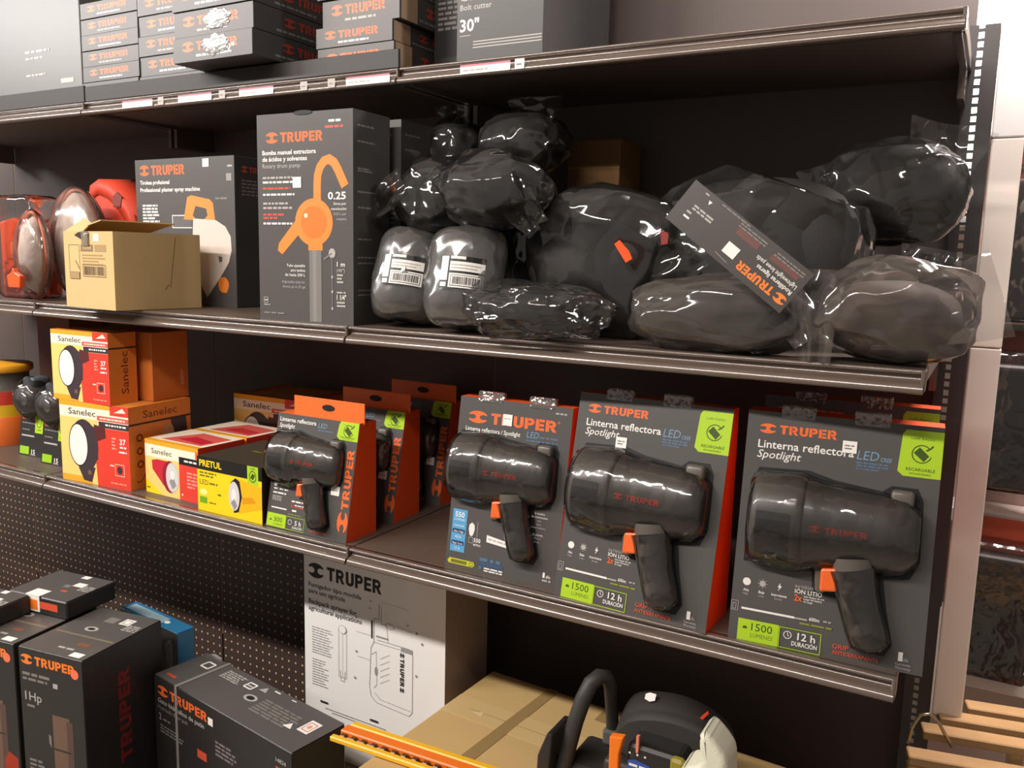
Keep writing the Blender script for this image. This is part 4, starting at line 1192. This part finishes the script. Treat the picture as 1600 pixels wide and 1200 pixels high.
def jack_carton():
    W, D, H = .450, .125, .249
    t = carton('jack_carton', 'long grey carton of a hydraulic floor jack, taped with a clear strap', 'carton', (-1.387, -.070, BASE + .0005), -.139, W, D, H, DARKC, bevel=.003)
    p = Print(); p.rect(0, .001, W, H - .001, DARKC); F = p; sf = .9; zf = H - .134
    p.logo(.012, zf + .096, .178, .020, ORGP); p.text('Gato hidráulico de patín', .012, zf + .078, .010, GRYI, width=.167, bold=.014); p.text('Hydraulic floor jack', .012, zf + .064, .008, LGRY, width=.11)
    p.text('2', .014, zf + .040, .0145, GRYI, width=.009, bold=.01); p.bars(.029, zf + .042, .027, .0045, LGRY); p.para(.216, zf + .064, .07, .0045, 4, LGRY); p.rect(.153, zf + .009, .185, zf + .027, REDO); p.text('14824', .405, zf + .102, .008, GRYI, width=.029, bold=.01); p.bars(.405, zf + .089, .027, .0036, REDO); p.para(.018, zf + .027, .09, .0036, 3, LGRY)
    p.build('front_panel', t, (0, -.0004, 0))
    q = Print(); q.k = 30; q.rect(.194, zf + .094, .210, zf + .110, PAP); q.build('price_sticker', t, (0, -.0004, 0))
    p = Print(); p.rect(.001, .001, .501, .138, M('carton_top_lit', (92, 88, 85), .33, spec=.5))  # top lighter than the fronts: overhead light put into the colour
    p.frame(.045, .092, .072, .115, .005, PAP); p.bars(.020, .018, .035, .007, REDO, 6)
    p.para(.120, .118, .075, .004, 5, GRYI, 1.7); p.frame(.205, .098, .230, .118, .004, PAP); p.bars(.208, .104, .018, .006, GRYI)
    p.poly([(.245, .110), (.270, .110), (.2575, .128)], GRYI); p.ell(.262, .076, .020, .012, GRYI); p.ell(.262, .076, .012, .007, DARKC)
    p.para(.295, .090, .14, .005, 6, LGRY, 1.8, .2, 6); p.poly([(.405, .052), (.430, .052), (.4175, .070)], PAP)
    p.poly([(.440, .060), (.472, .060), (.472, .104), (.440, .104)], PAP); p.frame(.446, .068, .466, .096, .002, REDO); p.ell(.456, .082, .005, .007, M('rose_light'))
    p.line((.28, .128), (.30, .128), .004, WHT); p.line((.34, .128), (.355, .128), .003, WHT)
    p.v = [(x * .8964, y, w_ * .8993) for x, y, w_ in p.v]
    p.build('top_panel', t, (0, 0, H + .0004), (R(-90), 0, 0))
    S = film('tape_film', veil=.42, gloss=.05, rough=.25, bump=0, veilcol=(210, 204, 196))
    MB().box((.078, -.0018, 0), (.086, -.0008, H + .001), S).box((.078, -.0018, H + .0010), (.086, D + .001, H + .0018), S).build('strap', t)
    MB().prism([(0, 0), (.04, 0), (.045, .004), (.02, .007), (.01, .004)], 0, .0006, S).build('loose_tape', t, (.010, D, H))


jack_carton()


def pump_carton(label, loc, rz, full=True):
    W, D, H = .166, .203, .349
    t = carton('pump_carton', label, 'carton', loc, rz, W, D, H, DARKC, 'motor pump cartons', bevel=.002)
    p = Print(); p.rect(.001, .001, W - .001, H - .001, DARKC)
    p.logo(.006, .316, .140, .0185, ORGI); p.bars(.008, .292, .075, .006, LGRY); p.bars(.008, .282, .065, .005, LGRY); p.rect(.088, .278, .100, .288, GRYI)
    p.text('1Hp', .012, .240, .018, GRYI, width=.044, bold=.006); p.bars(.016, .226, .022, .005, LGRY)
    p.rect(.082, .020, .126, .222, M('pump_picture', (112, 86, 70), .4)); p.rect(.118, .020, .134, .215, M('pump_picture_dark', (88, 66, 58), .4)); p.rect(.082, .148, .126, .152, DARKC); p.poly([(.070, .16), (.076, .15), (.076, .175), (.07, .178)], LGRY)
    p.poly([(.124, .0), (.160, .0), (.160, .105), (.136, .115), (.122, .095)], M('pump_red', (168, 52, 28), .45)); p.para(.014, .11, .04, .005, 4, LGRY)
    p.build('front_panel', t, (0, -.0004, 0))
    q = Print(); q.k = 20; q.ell(.146, .318, .010, .010, M('round_orange_sticker', (255, 120, 84), .5)); q.build('round_sticker', t, (0, -.0004, 0))
    p = Print(); p.rect(.001, .001, D - .001, H - .001, M('dark_carton_side', (44, 40, 40), .4)); p.maker(.112, .090, .200, .030, M('dim_red', (128, 36, 36), .5), 90); p.build('side_panel', t, (W + .0004, 0, 0), (0, 0, R(90)))
    p = Print(); p.rect(.001, .001, W - .001, D - .001, M('carton_top_lit')); p.rect(.100, .152, .126, .178, PAP); p.frame(.105, .157, .121, .173, .003, GRYI); p.para(.126, .152, .036, .004, 4, GRYI, 1.7); p.rect(.062, .148, .090, .172, LGRY)
    p.ell(.070, .112, .016, .010, GRYI); p.ell(.070, .112, .009, .005, DARKC); p.rect(.010, .078, .160, .084, M('tape_seam', (128, 118, 98), .35)); p.bars(.10, .045, .04, .012, M('faint_red', (128, 82, 64), .5)); p.bars(.075, .025, .04, .006, GRYI); p.rect(.124, .006, .152, .022, PAP)
    p.build('top_panel', t, (0, 0, H + .0004), (R(-90), 0, 0))
    return t


pump_carton('dark 1Hp pump carton with orange lettering and a round orange sticker', (-1.540, -.259, BASE + .0005), R(8.6))
pump_carton('dark pump carton at the lower left edge, flat cartons lying on it', (-1.716, -.286, BASE + .0005), R(8.6))


def slab(label, loc, rz, W, D, H):
    t = carton('flat_carton', label, 'carton', loc, rz, W, D, H, DARKC, 'flat cartons on the pump carton', bevel=.003)
    p = Print(); p.rect(.002, .002, W - .002, D - .002, M('carton_top_lit')); p.rect(W * .50, D * .86, W * .62, D * .97, PAP); p.rect(W * .62, D * .55, W * .78, D * .70, PAP); p.para(W * .78, D * .60, W * .2, .004, 4, GRYI, 1.7); p.bars(W * .62, D * .30, W * .1, .008, REDO)
    p.rect(W * .52, D * .46, W * .62, D * .56, LGRY)
    p.build('top_panel', t, (0, 0, H + .0003), (R(-90), 0, 0))
    p = Print(); p.bars(W * .3, H * .35, W * .55, H * .4, REDO, 8); p.build('front_print', t, (0, -.0003, 0))
    return t


sl = slab('thin dark flat carton with paper stickers, lying on the left pump carton', (-1.730, -.165, BASE + .3505), R(8), .168, .13, .040)
MB().box((.052, -.0012, .006), (.092, -.0003, .041), PAP).box((.052, -.0012, .0405), (.092, .03, .0415), PAP).box((.058, -.0018, .010), (.086, -.0012, .032), ORGI).build('corner_sticker', sl)
slab('thin dark flat carton at the very left edge, in front of the other flat one', (-1.780, -.300, BASE + .3505), R(8), .135, .125, .040)

t = carton('blue_carton', 'narrow blue-topped carton standing behind the 1Hp pump carton', 'carton', (-1.640, .036, BASE), R(-6), .226, .042, .299, M('blue_board', (44, 112, 152), .4))
p = Print(); p.rect(0, 0, .226, .298, DARKC); p.poly([(.177, .262), (.197, .276), (.207, .266), (.205, .214), (.182, .210)], M('silver_picture', (128, 122, 120), .35)); p.build('front_panel', t)
p = Print(); p.rect(.0, .0, .226, .042, M('blue_board')); p.rect(.01, .008, .15, .034, M('pale_blue', (150, 176, 188), .35)); p.ell(.158, .02, .008, .006, WHT); p.build('top_panel', t, (0, 0, .2993), (R(-90), 0, 0))

kc = thing('kraft_carton', 'big taped kraft carton lying under the chainsaw', 'carton', (-.818, -.155, BASE), R(-2.6))
W, D, H = .70, .475, .25
KB = M('kraft_board_big', (198, 166, 112), .7, spec=.25, var=.08, vscale=6)
MB().box((0, 0, 0), (W, D, H), KB, .004, 2).build('carton', kc)
MB().box((.002, .285, H), (W, .355, H + .0006), KTAPE).build('tape', kc)
p = Print(); p.rect(.05, .318, W, .3192, M('tape_seam2', (150, 120, 76), .6)); p.poly([(.120, .0), (.148, .0), (.162, D), (.138, D)], M('kraft_mark', (150, 122, 76), .7)); p.poly([(.27, .42), (.33, .42), (.33, .475), (.27, .475)], M('kraft_mark')); p.poly([(.06, .31), (.085, .305), (.08, .322)], M('kraft_glint', (222, 196, 150), .4))
p.build('top_print', kc, (0, 0, H + .0008), (R(-90), 0, 0))

# orange and yellow toothed tool on the carton edge
tl = thing('toothed_bar', 'orange and yellow toothed bar lying across the kraft carton edge', 'hand tool', (-.908, -.072, BASE + .2525), R(3))
YB = M('tool_yellow', (246, 186, 40), .4); OBR = M('tool_orange', (244, 122, 36), .4)
MB().box((.0, .0, .0), (.40, .012, .010), YB, .002).build('lower_rail', tl)
MB().box((.006, .024, .0), (.40, .046, .012), OBR, .002).build('orange_bar', tl)
MB().box((.012, .046, .0), (.40, .060, .013), YB, .002).build('upper_rail', tl)
m_ = MB()
for k in range(17):
    m_.box((.012 + k * .022, .012, .001), (.024 + k * .022, .024, .009), M('tool_teeth', (116, 84, 60), .4, metal=.4), .002)
m_.build('tooth_row', tl)


def chainsaw():
    t = thing('chainsaw', 'black and orange chainsaw standing on the kraft carton', 'chainsaw', (0, 0, 0))
    SAW = M('saw_black', (58, 55, 52), .5, spec=.4, bump=.08, bscale=600); z0 = BASE + .2515
    rings = ((-.006, [(-.392, -.640), (-.385, -.598), (-.364, -.574), (-.335, -.563), (-.298, -.556), (-.262, -.558), (-.238, -.566), (-.222, -.584), (-.220, -.640)]),
             (.004, [(-.394, -.640), (-.387, -.594), (-.366, -.568), (-.337, -.556), (-.298, -.549), (-.262, -.552), (-.236, -.560), (-.219, -.580), (-.217, -.640)]),
             (.012, [(-.398, -.645), (-.391, -.598), (-.370, -.569), (-.341, -.555), (-.299, -.549), (-.263, -.553), (-.237, -.562), (-.220, -.582), (-.217, -.645)]),
             (.022, [(-.402, -.650), (-.395, -.602), (-.376, -.566), (-.348, -.549), (-.305, -.543), (-.266, -.549), (-.240, -.560), (-.222, -.583), (-.218, -.650)]),
             (.055, [(-.412, -.660), (-.402, -.606), (-.388, -.568), (-.366, -.551), (-.314, -.541), (-.272, -.549), (-.243, -.562), (-.223, -.588), (-.220, -.660)]),
             (.095, [(-.424, -.675), (-.411, -.620), (-.399, -.588), (-.384, -.574), (-.321, -.559), (-.283, -.565), (-.248, -.578), (-.227, -.604), (-.224, -.675)]),
             (.125, [(-.424, -.680), (-.412, -.632), (-.401, -.604), (-.386, -.592), (-.321, -.580), (-.285, -.584), (-.250, -.596), (-.230, -.618), (-.226, -.680)]))
    vs = []; n_ = 9
    for y, pr_ in rings:
        vs += [(x, y, z) for x, z in pr_]
    fs = [(r_ * n_ + k, r_ * n_ + k + 1, (r_ + 1) * n_ + k + 1, (r_ + 1) * n_ + k) for r_ in range(len(rings) - 1) for k in range(n_ - 1)]
    tc_ = MB().add(vs, fs, SAW, True).add(vs, [list(range(n_))[::-1], list(range(len(vs) - n_, len(vs)))], SAW).build('top_cover', t, fix=True)
    sm = tc_.modifiers.new('smooth', 'SUBSURF'); sm.levels = 2; sm.render_levels = 2
    MB().box((-.40, -.02, z0), (-.225, .12, -.640), SAW, .01, 3).build('engine_housing', t)
    MB().box((-.350, -.050, z0 + .01), (-.262, .01, -.582), M('saw_gloss', (40, 37, 36), .25, coat=.3), .012, 3).build('starter_cover', t)
    MB().prism([(-.374, -.576), (-.352, -.572), (-.358, -.600), (-.360, -.745), (-.372, -.745)], -.058, -.044, M('saw_orange', (246, 124, 28), .35), .002).build('orange_panel', t)
    MB().tube([(-.480, -.02, -.7465), (-.472, -.016, -.700), (-.463, -.010, -.655), (-.455, -.002, -.605), (-.447, .008, -.568), (-.440, .020, -.545), (-.431, .032, -.536), (-.424, .044, -.540), (-.421, .056, -.560), (-.423, .068, -.595), (-.424, .078, -.630), (-.424, .084, -.665)],
              [.0125, .0125, .0125, .013, .0132, .0132, .0125, .0115, .011, .0105, .0105, .0105], SAW, 16).build('front_handle', t)
    MB().prism([(-.500, -.655), (-.484, -.612), (-.474, -.612), (-.478, -.66), (-.482, -.7465), (-.503, -.7465)], -.045, .02, M('guard_black', (44, 41, 40), .35), .003).build('hand_guard', t)
    MB().box((-.436, .065, -.672), (-.405, .10, -.646), M('grey_joint', (104, 102, 98), .4), .004, 2).build('handle_joint', t)
    MB().box((-.47, -.01, z0), (-.395, .09, -.675), SAW, .008, 2).build('rear_body', t)
    o = MB().prism([(-.334, -.592), (-.330, -.592), (-.330, -.566), (-.334, -.566)], -.052, -.046, M('choke_lever', (226, 132, 104), .4)).build('choke_lever', t)
    p = Print()
    for k_ in (-.345, -.333, -.321):
        p.rect(k_, -.5975, k_ + .003, -.5945, WHT)
    BL = M('decal_blue', (52, 84, 160), .4)
    p.poly([(-.346, -.622), (-.312, -.626), (-.312, -.608), (-.334, -.604), (-.346, -.608)], BL); p.poly([(-.348, -.652), (-.310, -.656), (-.310, -.628), (-.348, -.624)], OBR); p.bars(-.344, -.616, .026, .004, WHT); p.bars(-.344, -.636, .028, .004, YB)
    p.ell(-.298, -.622, .009, .011, M('decal_rose', (196, 116, 122), .45)); p.maker(-.304, -.640, .030, .006, WHT); p.bars(-.286, -.620, .018, .003, WHT)
    p.build('decal', t, (0, -.0505, 0))
    SL = (-.340, .026, -.5405)
    q = Print(); q.poly([(-.009, .004), (-.003, .0075), (.008, .006), (.009, -.006), (.001, -.009), (-.008, -.005)], PAP); q.build('price_sticker', t, (-.343, .0285, -.5440), (R(-62), R(-8), 0))
    p = Print(); p.poly([(-.004, -.008), (.001, -.008), (.005, .006), (.002, .010), (-.001, .002)], M('red_decal', (206, 62, 40), .45)); p.build('red_mark', t, (-.258, .030, -.5500), (R(-62), R(14), 0))


chainsaw()
bt = thing('oil_bottle', 'white plastic jug with an orange round label, beside the chainsaw', 'bottle', (0, 0, 0))
WP = M('white_plastic', (228, 226, 204), .35, spec=.5)
MB().prism([(-.249, -.7475), (-.181, -.7475), (-.180, -.575), (-.184, -.520), (-.195, -.506), (-.208, -.494), (-.217, -.490), (-.222, -.496), (-.223, -.512), (-.219, -.528), (-.221, -.540), (-.230, -.545), (-.241, -.548), (-.247, -.556), (-.250, -.575)], -.122, -.062, WP, .009, 4).build('jug_body', bt)
p = Print(); p.ell(-.220, -.592, .020, .026, M('label_orange', (232, 104, 44), .45)); p.ell(-.220, -.592, .012, .016, M('label_navy', (74, 74, 118), .45)); p.rect(-.196, -.600, -.184, -.565, M('label_olive', (150, 140, 66), .5)); p.build('label', bt, (0, -.1225, 0))
MB().box((-.270, -.090, -.602), (-.250, -.075, -.560), M('olive_tag', (142, 132, 44), .5), .004).build('hang_tag', bt)

# ------------------------------------------------------------------ top shelf
def flat_box(label, loc, W, D, H, group, k, kraft_ends=False, mat=None):
    t = carton('flat_tool_carton', label, 'carton', loc, 0, W, D, H, mat or CARD2, group, bevel=.001)
    p = Print(); p.rect(.0005, .0005, W - .0005, H - .0005, M('glossy_carton_print', (88, 84, 81), .42, spec=.5)); p.logo(W * .12, H * .42, W * .70, H * .36, ORGP); p.bars(W * .30, H * .18, W * .4, H * .09, WHT if k % 2 else GRYI)
    p.build('front_panel', t, (0, -.0003, 0))
    p = Print()
    if kraft_ends:
        p.rect(.004, .001, .055, H - .001, M('tan_flap', (176, 146, 116), .7)); p.rect(.0, .001, .004, H - .001, CARD)
    p.logo(.08, H * .42, .16, H * .34, M('side_red', (170, 64, 48), .5)); p.bars(.06, H * .16, .12, H * .09, LGRY)
    p.build('side_panel', t, (W + .0004, 0, 0), (0, 0, R(90)))
    return t


ORDN = ('lowest', 'second from the bottom', 'third from the bottom', 'fourth from the bottom', 'fifth from the bottom', 'sixth from the bottom', 'seventh from the bottom')
z = TOP + .0008
pale = carton('pale_carton', 'very large pale glossy carton at the upper left corner', 'carton', (-2.70, YT + .022, z), 0, .822, .30, .36, M('glossy_grey_board', (100, 97, 94), .38, spec=.5))
p = Print(); p.bars(.60, .135, .10, .006, GRYI); p.bars(.60, .12, .07, .005, GRYI); p.bars(.60, .08, .08, .005, GRYI); p.rect(.74, .055, .79, .066, GRYI); p.build('front_print', pale, (0, -.0004, 0))
zs = [z, .5135] + [.5135 + .0357 * k for k in range(1, 6)]
for k in range(6):
    flat_box('flat grey carton beside the large pale one, %s of its stack' % ORDN[k], (-1.874 + (.004 if k % 2 else 0), YT + .020 + (.003 if k in (2, 4) else 0), zs[k]), .203, .27, zs[k + 1] - zs[k] - .0008, 'flat cartons stacked beside the pale carton', k)
zs = [z, .511, .5535, .597, .6405, .684]
for k in range(5):
    flat_box('flat grey carton behind the jutting ones, %s of its stack' % ORDN[k], (-1.666, YT + .020 + (.003 if k % 2 else 0), zs[k]), .212, .27, zs[k + 1] - zs[k] - .0008, 'flat cartons stacked behind the jutting ones', k)
zs = [z, .5035, .553, .603, .653, .703]
for k in range(5):
    o = flat_box(('flat grey carton supporting the jutting stack, flush with the shelf front' if k == 0 else 'flat grey carton jutting past the shelf front, %s of four' % ('lowest', 'second from the bottom', 'third from the bottom', 'topmost')[k - 1]),
                 (-1.449, YT + .020 if k == 0 else .080 + (.004 if k == 2 else 0), zs[k]), .225, .27 if k == 0 else .32, zs[k + 1] - zs[k] - .0008, 'flat cartons jutting past the shelf front', k)
    if k in (1, 2):
        MB().from_bm(blob(.034, .0008, .017, 40 + k, .45, 2.6, 5), M('glare_tape', (150, 148, 146), .2, spec=.9, coat=.6, bump=.5, bscale=40), True).build('tape', o, (.125, -.0008, .027))  # glossy tape blob, added and kept pale to give white glare
        q = Print(); q.k = 20
        if k == 1:
            q.text('2"', .155, .010, .016, WHT, width=.022, bold=.03)
        q.build('size_mark', o, (0, -.0003, 0))
zs = [z, .5190, .5580, .6080, .655]
for k in range(4):
    o = flat_box('grey carton with tan end flap, %s, left of the bolt cutter' % ORDN[k], (-1.133 + (.004, .0, .012, .004)[k], YT + .014 + (.0, .0, .006, .0)[k], zs[k]), .186, .27, zs[k + 1] - zs[k] - .001, 'cartons with torn end flaps', k, True)
    if k == 0:
        MB().prism([(.006, .012), (.085, .012), (.088, .034), (.014, .036)], -.0022, -.0008, M('tan_board', (196, 170, 116), .7)).build('torn_flap', o)
bc = carton('bolt_cutter_carton', 'tall dark carton of a 30 inch bolt cutter on the top shelf', 'carton', (-.819, YT + .036, z), 0, .174, .28, .36, CARD2)
p = Print(); p.rect(0, 0, .174, .36, CARD2); p.text('Cortapernos', .006, .110, .0105, GRYI, width=.125, bold=.02); p.text('Bolt cutter', .006, .094, .0095, GRYI, width=.066, bold=.01); p.text('30"', .006, .058, .0205, WHT, width=.040, bold=.02); p.rect(.006, .050, .028, .0512, GRYI)
for q_ in (.038, .033, .028):
    p.rect(.034, q_, .172, q_ + .002, GRYI)
p.build('front_panel', bc)
t = carton('grey_carton', 'dark carton between the torn-flap stack and the bolt cutter carton', 'carton', (-.935, YT + .13, z), 0, .108, .20, .34, DARKC)
p = Print(); p.para(.01, .15, .06, .005, 7, LGRY); p.build('front_print', t, (0, -.0004, 0))

# ------------------------------------------------------------------ right edge: wooden slats, wire loop, packs on the display beyond
WOOD = M('crate_wood', (176, 138, 94), .65, var=.3, vscale=14)
cr = thing('wooden_crate', 'slatted wooden crate at the lower right corner', 'crate', (.052, .285, BASE - .1), R(12))
for k, (yy, ww) in enumerate(((.0, .034), (.092, .034), (.150, .034), (.205, .034))):
    MB().box(((-.04, -.005, .030, .085)[k], yy, .425), (.42, yy + ww, .441), WOOD, .002).build('slat', cr)
for xx in (.16, .38):
    MB().box((xx, .004, -.219), (xx + .022, .026, .424), WOOD, .002).build('leg', cr); MB().box((xx, .21, -.219), (xx + .022, .232, .424), WOOD, .002).build('leg', cr)
MB().box((-.04, .0, .385), (.42, .016, .4245), WOOD, .002).build('side_rail', cr)
wl_ = MB().tube([(.008, .318, BASE + .341), (.012, .318, BASE + .372), (.022, .322, BASE + .394), (.036, .328, BASE + .397), (.050, .334, BASE + .382), (.062, .340, BASE + .360), (.072, .345, BASE + .341)], .0028, M('wire_metal', (176, 160, 130), .25, metal=.9), 10).build('wire_loop')
tag(wl_, 'bent metal wire loop standing on the wooden crate slats', 'wire loop')

DW = M('display_white', (240, 222, 214), .5)
dp = thing('display_rack', 'pale display rack beyond the white post', 'display rack', (.02, 1.02, -1.10))
MB().box((-.02, .0, -.219), (.75, .03, 2.0), M('display_back', (196, 168, 158), .6)).build('back_board', dp)
for zz in (.295, .670, 1.085, 1.50):
    MB().box((-.02, -.10, zz), (.75, 0, zz + .032), DW, .003).build('rail', dp)
MB().box((.02, -.104, 1.098), (.75, -.10, 1.112), M('teal_strip', (132, 150, 140), .4)).build('rail_strip', dp)


def hang_pack(label, x, z0, w_, h_, m, topm=None):
    t = thing('blister_pack', label, 'blister pack', (x, .845, z0), 0, 'blister packs on the display rack')
    MB().box((.008, .008, .01), (w_ - .008, .058, h_ * .80), m, .012, 3).build('product', t)
    MB().box((.004, .062, 0), (w_ - .004, .064, h_), topm or M('pack_card', (116, 52, 40), .5)).build('backing_card', t)
    MB().box((0, 0, 0), (w_, .066, h_ * .88), CLEAR, .012, 3).build('blister', t)
    return t


DKP = M('dark_product', (48, 40, 40), .5)
hang_pack('dark blister pack on the display beyond, upper one beside the white post', .055, .020, .16, .36, DKP)
hang_pack('dark blister pack on the display beyond, middle one beside the white post', .050, -.335, .16, .335, DKP)
hang_pack('dark blister pack with a red-orange top, lowest beside the white post', .035, -.750, .165, .345, DKP, M('pack_red', (206, 84, 52), .5))
hang_pack('dark blister pack at the top of the display beyond the white post', .060, .435, .16, .20, DKP)
